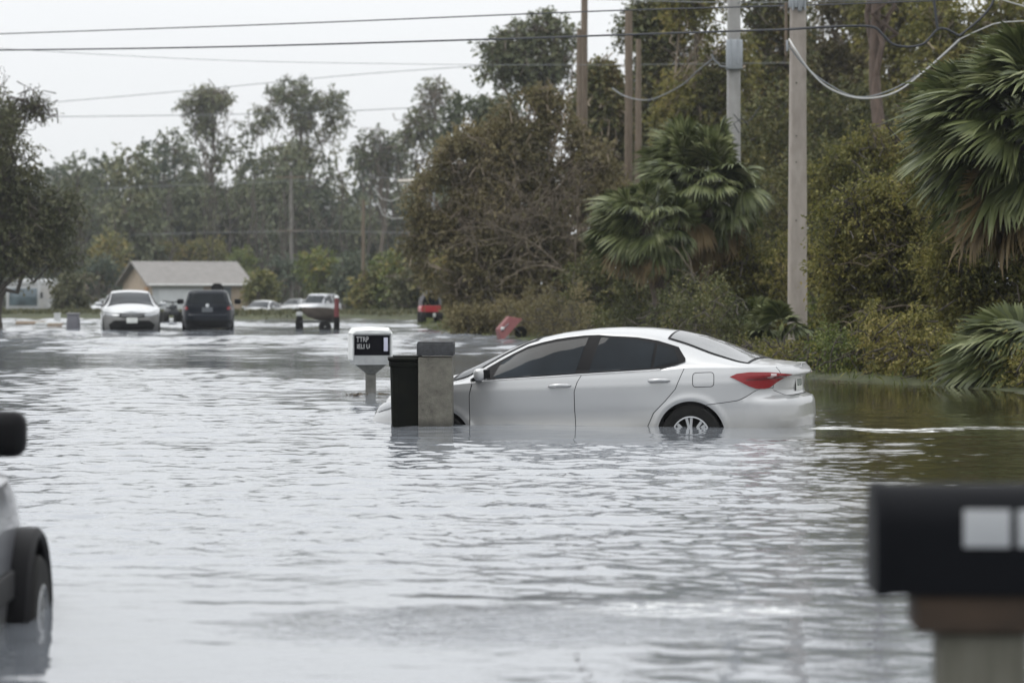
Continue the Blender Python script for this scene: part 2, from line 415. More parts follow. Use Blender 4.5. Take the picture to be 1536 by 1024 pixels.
BARK = mat_rough('bark', (.07, .055, .04), (.17, .14, .11), 3, .9, .02, 14, mapscale=(4, 4, .7))
BARK_PALE = mat_rough('pale_branch_bark', (.16, .125, .09), (.32, .26, .19), 5, .9)
BARK_MID = mat_rough('grey_brown_branch_bark', (.085, .068, .048), (.18, .145, .105), 5, .9)
BARK_DARK = mat_rough('dark_bark', (.035, .03, .025), (.09, .075, .06), 3, .9, .02, 14, mapscale=(4, 4, .7))
LEAF = {
 'far': mat_leaf('far_green_hazed_leaves', [(.0600, .0744, .0480), (.1020, .1200, .0696), (.1500, .1620, .0864), (.2040, .1920, .1020)], .09),  # paleness of the haze is mixed into these leaf colours
 'farblue': mat_leaf('far_dark_hazed_leaves', [(.0403, .0552, .0437), (.0633, .0828, .0598), (.0920, .1127, .0713), (.1380, .1437, .0805)], .09),  # dark far leaves, lightened in colour to stand in for haze
 'pine': mat_leaf('pine_needles', [(.0455, .0624, .0260), (.0845, .0975, .0364), (.1430, .1365, .0520), (.2210, .1560, .0650)], .3, .15),
 'brown': mat_leaf('battered_brown_leaves', [(.0600, .0552, .0240), (.1080, .0960, .0420), (.1740, .1464, .0696), (.2640, .2160, .1080)], .5, .35),
 'olive': mat_leaf('olive_leaves', [(.040, .045, .011), (.11, .112, .029), (.22, .20, .056), (.36, .29, .11)], .45, .40),
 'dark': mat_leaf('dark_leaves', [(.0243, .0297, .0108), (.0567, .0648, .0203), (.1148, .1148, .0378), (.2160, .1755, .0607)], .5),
 'bright': mat_leaf('bright_green_leaves', [(.04, .06, .015), (.09, .12, .03), (.15, .17, .045), (.28, .22, .05)], .4, .3),
 'yellow': mat_leaf('yellowing_leaves', [(.06, .07, .02), (.12, .13, .04), (.22, .19, .06), (.34, .22, .07)], .2, .3),
 'oak': mat_leaf('grey_green_leaves', [(.0375, .0450, .0225), (.0688, .0750, .0350), (.1063, .1063, .0525), (.1500, .1375, .0750)], .4),
 'palm': mat_leaf('palm_blades', [(.020, .028, .008), (.05, .064, .020), (.12, .14, .052), (.27, .28, .15)], 1.2, .2, .45, .3),
 'palmdry': mat_leaf('dry_palm_blades', [(.10, .07, .03), (.17, .12, .055), (.25, .19, .10)], 1.2, .2, .6, .3),
}
def tree(name, label, cat, base, lobes, leafmat, rng_seed, nspray=900, nleaf=9, slen=.5, leaf=.12, wid=.06, trunk_r=.16, trunk_top=None,
         nlimb=14, gap=.3, gscale=.8, bark=BARK, group=None, droop=.3, shell=.5, lean=0, twigs=120, twig_mat=None, up=.25, bare=0, bend=.03):
    rng = np.random.RandomState(rng_seed)
    base = np.array(base, float); lobes = [tuple(l) for l in lobes]
    la = np.array(lobes, float); top = la[np.argmax(la[:, 2]+la[:, 5]*.4)]
    tt = np.array(trunk_top if trunk_top is not None else (top[0], top[1], top[2]+top[5]*.3))
    root = thing(name, label, cat, tuple(base), 0, group)
    sh = lambda V: V-base
    tr = limb_curve(base-np.array([0, 0, .3]), tt, rng, bend, 12, 0)
    tr[0, :2] = base[:2]; rr = trunk_r*np.linspace(1, .22, 12); rr[0] *= 1.25
    curves = []; radii = []
    ends = []
    for k in range(nlimb):
        l = la[k % len(la)]
        e = l[:3]+unit(rng.normal(size=3))*l[3:6]*rng.uniform(.35, .85)
        f = np.clip((e[2]-base[2])/(tt[2]-base[2])*rng.uniform(.45, .8), .12, .93)
        i = f*11; i0 = int(i); s = tr[i0]+(tr[min(i0+1, 11)]-tr[i0])*(i-i0)
        c = limb_curve(s, e, rng, .16, 8, rng.uniform(-.05, .18)); r0 = trunk_r*(1-.75*f)*.55
        curves.append(c); radii.append(np.linspace(r0, r0*.15, 8)); ends.append(c)
        for q in range(3):
            j = rng.randint(3, 8); e2 = c[j]+unit(rng.normal(size=3)+np.array([0, 0, .3]))*np.mean(l[3:6])*rng.uniform(.3, .75)
            c2 = limb_curve(c[j], e2, rng, .2, 5, .1)
            curves.append(c2); radii.append(np.linspace(r0*.35, r0*.08, 5)); ends.append(c2)
    O, D = lobe_points(lobes, nspray, rng, shell, gap, gscale)
    D = D*.8+rng.normal(size=D.shape)*.5+np.array([lean, 0, up])
    V, F = sprays(O, D, nleaf, slen, leaf, wid, rng, droop)
    Vt, Ft = np_tubes([tr], [rr], 9)
    link('trunk', np_mesh('trunk', sh(Vt), Ft, bark, True), root)
    for k in range(min(twigs, nspray)):
        p = O[k]; d = unit(D[k]); back = p-d*slen*rng.uniform(.8, 2.2)+rng.normal(size=3)*slen*.3
        c = limb_curve(back, p+d*slen*.8, rng, .25, 5, .08); curves.append(c); radii.append(np.linspace(leaf*.13+.006, .004, 5))
    if curves:
        Vb, Fb = np_tubes(curves, radii, 5)
        link('branches', np_mesh('branches', sh(Vb), Fb, twig_mat or bark, True), root)
    link('crown', np_mesh('crown', sh(V), F, leafmat), root)
    return root
def lobes_px(s, items, depth=1.0, jy=0):
    """crown lobes given as (px, py, rx_px, rz_px[, dy]) at scale s"""
    out = []
    for it in items:
        px, py, rx, rz = it[:4]; dy = it[4] if len(it) > 4 else 0
        x, y, z = P(px, py, s); out.append((x, y+dy, z, rx/s, depth*max(rx, rz)/s*.8, rz/s))
    return out
def base_px(px, s):
    x, y = at(px, s); return (x, y, gz(x, y)-.02)

# ---- far treeline, one tree at a time
rng0 = np.random.RandomState(11)
far_spec = [  # px, top row, half width px, kind, s
 (20, 262, 44, 'far', 15), (78, 245, 40, 'farblue', 14), (118, 232, 34, 'far', 14.5), (160, 236, 40, 'farblue', 13.5), (196, 222, 46, 'far', 16),
 (236, 214, 36, 'farblue', 14), (262, 198, 34, 'far', 13.5), (300, 215, 40, 'farblue', 13), (352, 208, 42, 'far', 14), (392, 226, 40, 'farblue', 13.5),
 (428, 216, 40, 'far', 14.5), (470, 232, 44, 'farblue', 14), (512, 238, 40, 'far', 13.5), (548, 226, 30, 'farblue', 13), (590, 246, 40, 'far', 14), (634, 262, 36, 'farblue', 13.2)]
for i, (px, top, hw, kind, s) in enumerate(far_spec):
    by = HY+1.46*s+16
    H = by-top; n = rng0.randint(4, 6); it = [(px, top+hw*.75, hw*.72, hw*.72)]
    for k in range(n):
        f = rng0.uniform(.25, .85); it.append((px+rng0.uniform(-.6, .6)*hw, top+H*f*.72+20, hw*rng0.uniform(.55, .8), hw*rng0.uniform(.5, .75)))
    it.append((px+rng0.uniform(-.3, .3)*hw, top+H*.5, hw*.8, H*.33))
    lab = {0: 'tall', 1: 'broad', 2: 'slender'}[i % 3]+(' dark blue-green' if kind == 'farblue' else ' soft green')+' tree in the far hazy treeline'
    tree('far_tree', lab+', '+['at its left end', 'second of the row', 'third of the row', 'fourth of the row', 'above the left of the house', 'left of the tall thin pine',
         'just left of the tall thin pine', 'behind the tall thin pine', 'between the two tall pines', 'left of the wide pine', 'under the wide pine', 'right under the wide pine',
         'right of the wide pine', 'with pointed top left of the gap', 'below the sky gap', 'beside the big brown tree'][i],
         'tree', base_px(px, s), lobes_px(s, it), LEAF[kind], 100+i, 620, 7, 1.3, .55, .34, .22, nlimb=7, gap=.25, gscale=.35, bark=BARK, twigs=40, shell=.35, group='trees of the far treeline')
# understory of the far wood
it = []
for k in range(80):
    it.append((rng0.uniform(-40, 720), rng0.uniform(280, 456), rng0.uniform(26, 44), rng0.uniform(24, 40), rng0.uniform(-8, 20)))
rngu = np.random.RandomState(5)
O, D = lobe_points(lobes_px(14, it), 21000, rngu, .3, .2, .3)
D = D+rngu.normal(size=D.shape)*.5
V, F = sprays(O, D, 6, 1.2, .5, .3, rngu)
tag(link('understory', np_mesh('understory', V, F, LEAF['far'])), 'far shadowy understory of the wood below the tall trees', kind='stuff')
rngb = np.random.RandomState(15)
cs = []; rs_ = []
for k in range(70):      # bare stems seen through the far wood
    px = rngb.uniform(20, 690); s = rngb.uniform(14.2, 16.5); b0 = P(px, 462, s); t0 = P(px+rngb.uniform(-14, 14), rngb.uniform(250, 345), s)
    cs.append(limb_curve(b0, t0, rngb, .04, 8, 0)); rs_.append(np.linspace(.10, .04, 8)*rngb.uniform(.5, 1.3))
    for q in range(4):
        j = rngb.randint(3, 7); c = cs[-1] if len(cs) else None
        base = cs[-1-q][j]; e = base+np.array([rngb.uniform(-2.2, 2.2), rngb.uniform(-1, 1), rngb.uniform(.8, 2.5)])
        cs.append(limb_curve(base, e, rngb, .12, 5, .05)); rs_.append(np.linspace(.06, .02, 5))
Vb, Fb = np_tubes(cs, rs_, 5)
tag(link('bare_undergrowth_stems', np_mesh('bare_undergrowth_stems', Vb, Fb, BARK_DARK, True)), 'tangle of thin bare stems in front of the far wood', kind='stuff')

# tall pines standing above the treeline
def tall_pine(label, px, top, s, lobes, seed, n=420, mat='far', tr=.3, **kw):
    tree('tall_pine', label, 'pine tree', base_px(px, s), lobes_px(s, lobes), LEAF[mat], seed, n, 8, 1.0, .42, .22, tr, nlimb=16, gap=.47, gscale=.6,
         bark=BARK, twigs=160, shell=.3, trunk_top=P(px+4, top+14, s), **kw)
tall_pine('tall thin pine with small tufted crown above the far treeline', 318, 130, 14,
          [(318, 148, 30, 17), (293, 162, 20, 15), (338, 170, 18, 15), (306, 190, 22, 15), (348, 185, 10, 8), (330, 222, 16, 14)], 201, 330)
tall_pine('tall wide-crowned pine, the broadest tree above the far treeline', 450, 118, 14,
          [(445, 142, 34, 22), (490, 145, 30, 26), (412, 160, 28, 26), (396, 190, 16, 18), (505, 180, 16, 30), (462, 180, 34, 26), (430, 200, 30, 18), (485, 215, 22, 20), (372, 192, 12, 8), (450, 235, 30, 20)], 202, 760)
tall_pine('thin ragged pine near the far sky gap left of the brown tree', 650, 125, 16,
          [(653, 142, 22, 18), (630, 190, 26, 16), (642, 165, 14, 12), (615, 205, 16, 10), (660, 215, 22, 16), (640, 240, 26, 14)], 203, 260)
tall_pine('small wispy pine leaning over the far sky gap', 572, 182, 15,
          [(566, 205, 22, 12), (548, 222, 22, 14), (585, 228, 24, 14), (600, 246, 22, 12), (560, 246, 30, 14)], 204, 210)
# middle distance greens around the house and in front of the wood
mids = [(60, 430, 44, 40, 'farblue', 16), (118, 442, 34, 30, 'oak', 23), (150, 420, 34, 40, 'farblue', 19), (165, 380, 30, 34, 'yellow', 17), (255, 384, 34, 22, 'yellow', 16),
        (310, 378, 34, 24, 'yellow', 16), (365, 400, 26, 30, 'bright', 17), (395, 434, 24, 26, 'yellow', 22), (425, 420, 24, 34, 'farblue', 19), (478, 404, 34, 38, 'bright', 20),
        (525, 418, 34, 44, 'farblue', 21), (560, 440, 30, 34, 'yellow', 24), (590, 420, 34, 46, 'bright', 24), (620, 436, 34, 40, 'oak', 28), (655, 418, 32, 46, 'yellow', 28), (690, 440, 34, 46, 'oak', 30)]
wh = ['left of the flooded street by the motorhome', 'right of the motorhome', 'behind the white parked sedan', 'left of the house roof', 'just behind the roof peak of the house', 'behind the roof ridge of the house',
      'at the right end of the house', 'behind the distant white hatchback', 'beside the far utility pole', 'behind the boat trailer', 'right of the boat trailer', 'above the far bank', 'left of the red vehicle', 'behind the red vehicle', 'right of the red vehicle', 'under the left edge of the brown tree']
for i, (px, py, rx, rz, kind, s) in enumerate(mids):
    b0 = base_px(px, s); rr = np.random.RandomState(40+i)
    its = [(px, py, rx*.8, rz*.9)]+[(px+rr.uniform(-.6, .6)*rx, py+rr.uniform(-.2, .8)*rz, rx*.5, rz*.5) for _ in range(4)]
    tree('bushy_tree', {'farblue': 'dark bluish', 'oak': 'grey-green', 'yellow': 'yellowing', 'bright': 'light green'}[kind]+' bushy tree '+wh[i], 'bushy tree',
         b0, lobes_px(s, its), LEAF[kind], 300+i, 360, 7, .8, .32, .2, .12, nlimb=6, gap=.25, gscale=.6, twigs=30, shell=.35, group='bushy trees in the middle distance')

# ---- the left-hand oak, the big brown tree, the trees behind the poles
tree('oak_tree', 'ragged brown-green oak overhanging the flood at the left edge', 'oak tree', base_px(-6, 46),
     lobes_px(46, [(-30, 210, 60, 60), (10, 260, 70, 50), (60, 300, 55, 50), (10, 350, 80, 60), (60, 385, 50, 34), (-50, 300, 80, 90), (-30, 400, 50, 26), (90, 330, 26, 34), (-20, 165, 34, 30), (105, 385, 18, 18)], .8),
     LEAF['oak'], 401, 2500, 9, .5, .13, .075, .22, nlimb=22, gap=.41, gscale=.9, bark=BARK_DARK, twigs=420, shell=.3)
rngl = np.random.RandomState(77)
tree('bare_topped_tree', 'thin tree with nearly bare twiggy top left of the far treeline', 'tree', base_px(-30, 44),
     lobes_px(44, [(20, 150, 46, 34), (-10, 190, 40, 40), (45, 135, 22, 18), (0, 120, 26, 16), (60, 165, 14, 14)], .6),
     LEAF['oak'], 402, 190, 7, .45, .12, .07, .12, nlimb=26, gap=.3, bark=BARK_DARK, twigs=190, shell=.2)
tree('brown_tree', 'large storm-battered brown tree with curling bare branches, centre', 'tree', base_px(800, 47),
     lobes_px(47, [(800, 200, 66, 50), (760, 240, 90, 60), (850, 250, 66, 60), (720, 270, 66, 60), (690, 330, 56, 60), (770, 330, 100, 70), (860, 340, 60, 70), (730, 400, 90, 60), (820, 420, 90, 70), (655, 370, 44, 50), (640, 300, 26, 40), (700, 240, 44, 40), (900, 300, 40, 60), (900, 380, 50, 60), (880, 430, 40, 60), (710, 440, 40, 34), (812, 158, 34, 24), (780, 470, 70, 24)], .7),
     LEAF['brown'], 403, 11000, 9, .45, .13, .085, .26, nlimb=46, gap=.34, gscale=1.1, bark=BARK_DARK, twigs=1500, twig_mat=BARK_PALE, shell=.35, droop=.35)
tree('broadleaf_tree', 'tall green broadleaf tree with open crown behind the brown tree', 'tree', base_px(820, 27),
     lobes_px(27, [(815, 45, 38, 22), (760, 80, 34, 26), (800, 90, 50, 26), (850, 78, 28, 24), (745, 105, 24, 24), (790, 125, 36, 18), (835, 112, 24, 20), (775, 55, 20, 14), (865, 100, 14, 14), (822, 150, 26, 22)], .8),
     LEAF['far'], 404, 1000, 8, .7, .27, .16, .3, nlimb=24, gap=.42, gscale=.7, twigs=240, shell=.35)
tree('rounded_tree', 'pale rounded green tree half hidden by the brown tree', 'tree', base_px(705, 24),
     lobes_px(24, [(705, 180, 40, 34), (735, 200, 50, 40), (690, 215, 34, 34), (750, 170, 30, 26), (670, 250, 24, 34), (720, 260, 40, 40)], .8),
     LEAF['far'], 405, 900, 8, .7, .3, .18, .3, nlimb=14, gap=.28, gscale=.6, twigs=100, shell=.4)
backs = [  # px, s, kind, label, lobes
 (905, 38, 'pine', 'thin dark pine between the wooden poles', [(900, 120, 22, 20), (915, 160, 26, 26), (890, 200, 30, 30), (905, 260, 40, 50), (880, 150, 14, 14)]),
 (985, 36, 'pine', 'brownish pine behind the pair of joined wooden poles', [(975, 50, 44, 40), (1010, 90, 50, 46), (990, 150, 44, 60), (1000, 10, 46, 34), (970, 220, 40, 60), (1010, 290, 60, 70)]),
 (1060, 39, 'olive', 'tall olive-leaved tree left of the capped concrete pole', [(1050, 30, 50, 50), (1070, 100, 60, 60), (1050, 170, 66, 60), (1080, 240, 60, 60), (1040, 320, 66, 70), (1030, -30, 50, 40)]),
 (1150, 37, 'pine', 'tall ragged pine between the two concrete poles', [(1150, 10, 60, 56), (1165, 90, 50, 60), (1140, 170, 60, 60), (1160, 250, 60, 66), (1150, 340, 60, 70)]),
 (1255, 36, 'brown', 'tall reddish-brown tree right behind the near concrete pole', [(1250, 0, 66, 60), (1260, 90, 66, 70), (1240, 180, 60, 70), (1270, 150, 50, 60), (1250, 260, 70, 60)]),
 (1350, 40, 'olive', 'tall olive tree behind the looped grey cables', [(1350, 20, 70, 56), (1370, 110, 60, 60), (1340, 190, 66, 60), (1400, 170, 50, 50), (1350, 280, 70, 70)]),
 (1460, 44, 'olive', 'tall tree above the right-hand palm', [(1480, 80, 70, 50), (1420, 100, 50, 50), (1530, 40, 70, 60), (1405, 30, 34, 40), (1500, 160, 80, 60), (1440, 200, 70, 70), (1530, 250, 70, 80)]),
]
for i, (px, s, kind, lab, its) in enumerate(backs):
    tree('tall_tree', lab, 'tree', base_px(px, s), lobes_px(s, its, .9), LEAF[kind], 420+i, 3600, 9, .6, .19, .11, .22, nlimb=26, gap=.34, gscale=.8,
         bark=BARK, twigs=420, twig_mat=BARK if i % 2 else BARK_PALE, shell=.3, group='tall trees behind the poles')

# ---- right bank shrubs
def shrub(name, label, px, s, its, kind, seed, n=1500, leaf=.085, slen=.34, twigs=200, gap=.3, group='shrubs massed on the right bank', depth=.8, **kw):
    return tree(name, label, 'shrub', base_px(px, s), lobes_px(s, its, depth), LEAF[kind], seed, n, 10, slen, leaf, leaf*.5, .07, nlimb=16, gap=gap, gscale=1.3,
                bark=BARK_DARK, twigs=twigs, shell=.35, group=group, bend=.06, **kw)
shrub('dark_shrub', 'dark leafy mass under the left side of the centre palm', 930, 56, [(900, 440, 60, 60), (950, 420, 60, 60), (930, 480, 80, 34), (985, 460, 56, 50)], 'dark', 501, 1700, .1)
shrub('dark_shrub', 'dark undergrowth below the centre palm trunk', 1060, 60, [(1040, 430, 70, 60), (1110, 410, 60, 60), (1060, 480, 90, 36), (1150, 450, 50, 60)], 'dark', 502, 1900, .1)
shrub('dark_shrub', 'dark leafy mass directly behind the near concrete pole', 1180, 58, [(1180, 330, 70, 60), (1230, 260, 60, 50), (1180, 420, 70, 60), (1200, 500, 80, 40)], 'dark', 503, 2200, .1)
shrub('olive_shrub', 'olive bush with reddish twigs between the palm and the near concrete pole', 1130, 68, [(1120, 400, 46, 34), (1150, 430, 40, 34), (1095, 440, 36, 30), (1140, 480, 50, 30)], 'olive', 504, 1100, .085)
shrub('olive_shrub', 'olive bush reaching into the dark gap above the arching shrub', 1300, 72, [(1280, 255, 70, 34), (1330, 225, 60, 34), (1370, 265, 50, 40), (1240, 300, 40, 28), (1320, 300, 70, 40)], 'olive', 505, 2000, .085)
shrub('arching_shrub', 'big olive arching shrub right of the near concrete pole', 1340, 88, [(1290, 330, 60, 46), (1350, 300, 66, 50), (1400, 340, 60, 60), (1270, 400, 50, 50), (1340, 400, 80, 60), (1410, 430, 70, 60), (1300, 470, 70, 50), (1380, 500, 80, 44)], 'olive', 506, 5200, .075, .34, 700, .36)
shrub('green_shrub', 'green leafy shrub at the foot of the near concrete pole', 1245, 72, [(1235, 480, 34, 40), (1255, 520, 44, 34), (1290, 530, 40, 26)], 'bright', 507, 900, .07)
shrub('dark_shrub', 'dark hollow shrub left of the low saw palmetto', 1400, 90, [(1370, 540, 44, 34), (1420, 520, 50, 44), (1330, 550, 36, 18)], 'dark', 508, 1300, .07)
shrub('olive_shrub', 'yellow-olive bush under the hanging right-hand palm fronds', 1490, 92, [(1440, 400, 60, 60), (1510, 420, 60, 60), (1470, 480, 60, 50), (1400, 250, 40, 60), (1540, 350, 50, 80)], 'olive', 509, 2600, .08)
shrub('yellow_shrub', 'small yellow-green bush at the lower right waterline', 1520, 108, [(1515, 572, 34, 16), (1545, 560, 30, 24)], 'yellow', 510, 420, .045, .16, 30)
shrub('low_shrub', 'low dark bush on the bank in front of the brown tree', 800, 53, [(760, 482, 50, 20), (820, 478, 50, 26), (700, 478, 34, 16), (860, 490, 40, 20)], 'brown', 511, 1500, .1)
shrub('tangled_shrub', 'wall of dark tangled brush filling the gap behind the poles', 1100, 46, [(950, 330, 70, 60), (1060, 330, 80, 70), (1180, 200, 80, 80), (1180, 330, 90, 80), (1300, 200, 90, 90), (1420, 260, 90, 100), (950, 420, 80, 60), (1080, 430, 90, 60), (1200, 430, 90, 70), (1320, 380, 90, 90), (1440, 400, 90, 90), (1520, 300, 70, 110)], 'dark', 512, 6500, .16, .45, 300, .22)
def skirt(label, px0, px1, kind, seed, n, h=34):
    """brush growing right down to the waterline"""
    r = np.random.RandomState(seed); L_ = []; b0 = None
    for k in range(9):
        px = px0+(px1-px0)*(k+.5)/9
        for s in np.arange(40, 125, .5):
            x, y = at(px, s)
            if shore_dist(np.array([x]), np.array([y]))[0] < .45: break
        hh = h*r.uniform(.6, 1.3)*s/90; x, y = at(px, s-1); zc = gz(x, y)
        L_.append((x, y+.2, zc+hh/s*.55, (px1-px0)/9/s*.85, .55, hh/s*.8))
        if k == 4: b0 = (x, y+.3, zc)
    return tree('bank_shrub', label, 'shrub', b0, L_, LEAF[kind], seed, n, 10, .26, .065, .034, .03, nlimb=12, gap=.3, gscale=1.6, bark=BARK_DARK, twigs=120, shell=.3, group='low brush along the right waterline')
skirt('low brush at the waterline under the saw palmetto', 1400, 1560, 'olive', 521, 900, 40)
skirt('low brush at the waterline below the arching shrub', 1290, 1400, 'olive', 522, 900, 60)
skirt('low brush at the waterline right of the near concrete pole', 1215, 1290, 'bright', 523, 700, 40)
skirt('low brush around the near concrete pole foot, behind the trunk lid', 1110, 1215, 'olive', 524, 600, 20)
skirt('low brush behind the rear window of the silver sedan', 1010, 1110, 'dark', 525, 1000, 90)
skirt('low brush behind the roof of the silver sedan', 900, 1010, 'dark', 526, 1000, 90)
skirt('low brush behind the windscreen of the silver sedan', 790, 900, 'brown', 527, 1000, 80)
skirt('low brush on the bank below the brown tree', 690, 790, 'brown', 528, 900, 60)
shrub('olive_shrub', 'dense olive brush right behind the foot of the near concrete pole', 1170, 70, [(1150, 500, 50, 40), (1200, 480, 60, 50), (1250, 470, 60, 60), (1110, 510, 50, 34), (1290, 500, 50, 50), (1200, 400, 50, 50)], 'olive', 513, 2400, .08)
# fallen, half-dead branches arching out of the shrubs
def dead_branch(label, pts, r, s, seed):
    rng = np.random.RandomState(seed); pp = [np.array(P(x, y, s+k*.4)) for k, (x, y) in enumerate(pts)]
    c = np.array([pp[0]*(1-t)**3+3*pp[1]*t*(1-t)**2+3*pp[2]*t*t*(1-t)+pp[3]*t**3 for t in np.linspace(0, 1, 12)])
    cs = [c]; rs = [np.linspace(r, r*.3, 12)]
    for k in range(14):
        j = rng.randint(2, 12); e = c[j]+unit(rng.normal(size=3)+unit(c[-1]-c[0])*1.5)*rng.uniform(.25, .8)
        cs.append(limb_curve(c[j], e, rng, .15, 5, .08)); rs.append(np.linspace(r*.4, r*.12, 5))
    V, F = np_tubes(cs, rs, 6)
    V0 = c[0].copy(); o = link('arching_branch', np_mesh('arching_branch', V-V0, F, BARK_MID, True)); o.location = V0
    tag(o, label, 'branch', 'bare arching branches in the shrubs')
dead_branch('pale bare branch arching left high in the big olive shrub', [(1440, 420), (1420, 350), (1360, 350), (1300, 400)], .03, 88, 1)
dead_branch('thin bare branch arching left low in the big olive shrub', [(1440, 470), (1380, 450), (1320, 455), (1275, 485)], .022, 89, 2)
dead_branch('forked bare branch under the centre palm', [(1110, 500), (1080, 470), (1060, 440), (1030, 395)], .035, 72, 3)
dead_branch('bare branch curling across the brown tree', [(870, 440), (820, 360), (760, 340), (700, 330)], .028, 52, 4)
dead_branch('second bare branch curling low across the brown tree', [(860, 420), (820, 380), (780, 400), (745, 430)], .026, 52.5, 5)
dead_branch('upright curling bare branch in the right of the brown tree', [(870, 450), (850, 380), (880, 320), (860, 260)], .028, 52, 6)

bt = [o for o in COL.objects if o.name == 'brown_tree'][0]; rq = np.random.RandomState(91); cs = []; rs = []
for k in range(64):        # bare limbs curling out through the battered crown
    a0 = np.array(P(rq.uniform(730, 890), rq.uniform(340, 470), 50.2)); e = np.array(P(rq.uniform(650, 910), rq.uniform(200, 440), 52)); mid = (a0+e)/2+np.array([rq.uniform(-.7, .7), rq.uniform(-.5, .1), rq.uniform(.2, 1.1)])
    c = np.array([a0*(1-t)**2+2*mid*t*(1-t)+e*t*t for t in np.linspace(.25, 1, 12)])+rq.normal(size=(12, 3))*.03; r0 = rq.uniform(.010, .026)
    cs.append(c); rs.append(np.linspace(r0, r0*.3, 12))
    for q in range(4):
        j = rq.randint(3, 12); e2 = c[j]+unit(rq.normal(size=3)+np.array([0, -.3, .3]))*rq.uniform(.3, .9); cs.append(limb_curve(c[j], e2, rq, .25, 6, .15)); rs.append(np.linspace(r0*.5, r0*.15, 6))
V, F = np_tubes(cs, rs, 5); link('curling_branches', np_mesh('curling_branches', V-np.array(bt.location), F, BARK_MID, True), bt)
# ---- palms
def fan_frond(rng, seg=34, L_=.8, spread=2.35, droop=.35, wind=.0):
    """a fan blade at the origin: stem comes from -x, fan opens toward +x"""
    V = []; F = []; n = 0
    for k in range(seg):
        a = (k/(seg-1)-.5)*2*spread*.5*1.15; ln = L_*(1-.28*abs(a)/spread*2)*rng.uniform(.88, 1.08)
        d0 = np.array([math.cos(a), math.sin(a), .18-.25*abs(a)]); d0 /= np.linalg.norm(d0)
        sd = np.array([-math.sin(a), math.cos(a), 0]); w = .021*L_/.8*2
        p = np.zeros(3); d = d0.copy(); m = 6; dr = droop*rng.uniform(.7, 1.4)
        tw = rng.uniform(-.5, .5); sd = sd*math.cos(tw)+np.array([0, 0, 1])*math.sin(tw)
        for i in range(m+1):
            f = i/m; ww = w*(.35+.65*min(1, f*3))*(1 if f < .5 else max(.04, 1-((f-.5)/.5)**1.3))
            V.append(p+sd*ww); V.append(p-sd*ww)
            if i < m:
                q = n+i*2; F.append((q, q+1, q+3, q+2))
            d = d+np.array([wind*.0, 0, -dr*(.15+f*f*1.3)])*.55; d /= np.linalg.norm(d); p = p+d*ln/m
        n += (m+1)*2
    return np.array(V), np.array(F)
def palm(name, label, cat, base, crown, nf, pet, blade, seed, tilt=(-60, 75), az=None, wind=(-.35, -.1, 0), tr=.16, dry=.12, group=None, seg=34, droop=.4):
    rng = np.random.RandomState(seed); base = np.array(base, float); crown = np.array(crown, float)
    root = thing(name, label, cat, tuple(base), 0, group)
    tem = [fan_frond(rng, seg, 1.0, rng.uniform(2.2, 2.8), droop*rng.uniform(.7, 1.4)) for _ in range(7)]
    if tr > 0:
        c = limb_curve(base-np.array([0, 0, .3]), crown, rng, .02, 12, 0)
        rr = tr*(1+.12*np.sin(np.arange(12)*2.1)); rr[-3:] *= 1.25
        V, F = np_tubes([c], [rr], 12); link('trunk', np_mesh('trunk', V-base, F, PALMBARK, True), root)
        m = MB()
        for k in range(46):       # old leaf-stalk boots
            a = rng.uniform(0, 6.28); f = rng.uniform(.45, 1.0); p = base+(crown-base)*f; d = Vector((math.cos(a), math.sin(a), 1.1)).normalized()
            q = Vector(p)+Vector((math.cos(a), math.sin(a), 0))*tr*.8; m.tube([q-Vector(base), q+d*.16-Vector(base), q+d*.34-Vector(base)], [.03, .024, .012], 5)
        m.build('stalk_stubs', PALMBARK, root)
    for group_dry in (False, True):
        n = int(nf*dry) if group_dry else nf
        Vs = []; Fs = []; nb = 0; st = []; sr = []
        for k in range(n):
            a = rng.uniform(*(az or (0, 2*math.pi))); el = R(rng.uniform(*tilt)) if not group_dry else R(rng.uniform(-80, -35))
            w = np.array(wind)*(1 if el > -.5 else .4)
            d = np.array([math.cos(a)*math.cos(el), math.sin(a)*math.cos(el), math.sin(el)])
            d = unit(d+w*.8); pl = pet*rng.uniform(.75, 1.15); p0 = crown+rng.normal(size=3)*.06
            e = d+w*.5+np.array([0, 0, -.35]); e = unit(e); t = np.linspace(0, 1, 6)[:, None]
            c = p0+d*pl*t*(1-t*.35)+e*pl*.35*t*t; st.append(c); sr.append(np.linspace(.014, .008, 6)*(pet/.9))
            f = unit(c[-1]-c[-2]); up = np.array([0, 0, 1.]); s = unit(np.cross(up, f)+rng.normal(size=3)*.5); s = unit(s-f*s.dot(f)); u = np.cross(f, s)
            T, TF = tem[rng.randint(7)]; bl = blade*rng.uniform(.8, 1.15)
            V = c[-1]+(T[:, :1]*f+T[:, 1:2]*s+T[:, 2:3]*u)*bl
            # gravity and wind pull at the tips
            rr_ = np.linalg.norm(T, axis=1)[:, None]; V = V+(np.array([0, 0, -.22])+w*.35)*rr_**2*bl
            Vs.append(V); Fs.append(TF+nb); nb += len(V)
        V = np.concatenate(Vs); F = np.concatenate(Fs)
        if not group_dry:
            Vt, Ft = np_tubes(st, sr, 5); link('leaf_stalks', np_mesh('leaf_stalks', Vt-base, Ft, STALK, True), root)
        o = link('dry_fronds' if group_dry else 'fronds', np_mesh('fronds', V-base, F, LEAF['palmdry'] if group_dry else LEAF['palm']), root)
        if group_dry: o['label'] = 'dry brown fronds'
    return root
PALMBARK = mat_rough('palm_bark', (.06, .045, .035), (.15, .115, .09), 6, .9, .03, 20, mapscale=(3, 3, 5))
STALK = mat_rough('palm_stalks', (.10, .12, .04), (.17, .18, .07), 5, .5)
b0 = base_px(1082, 66)
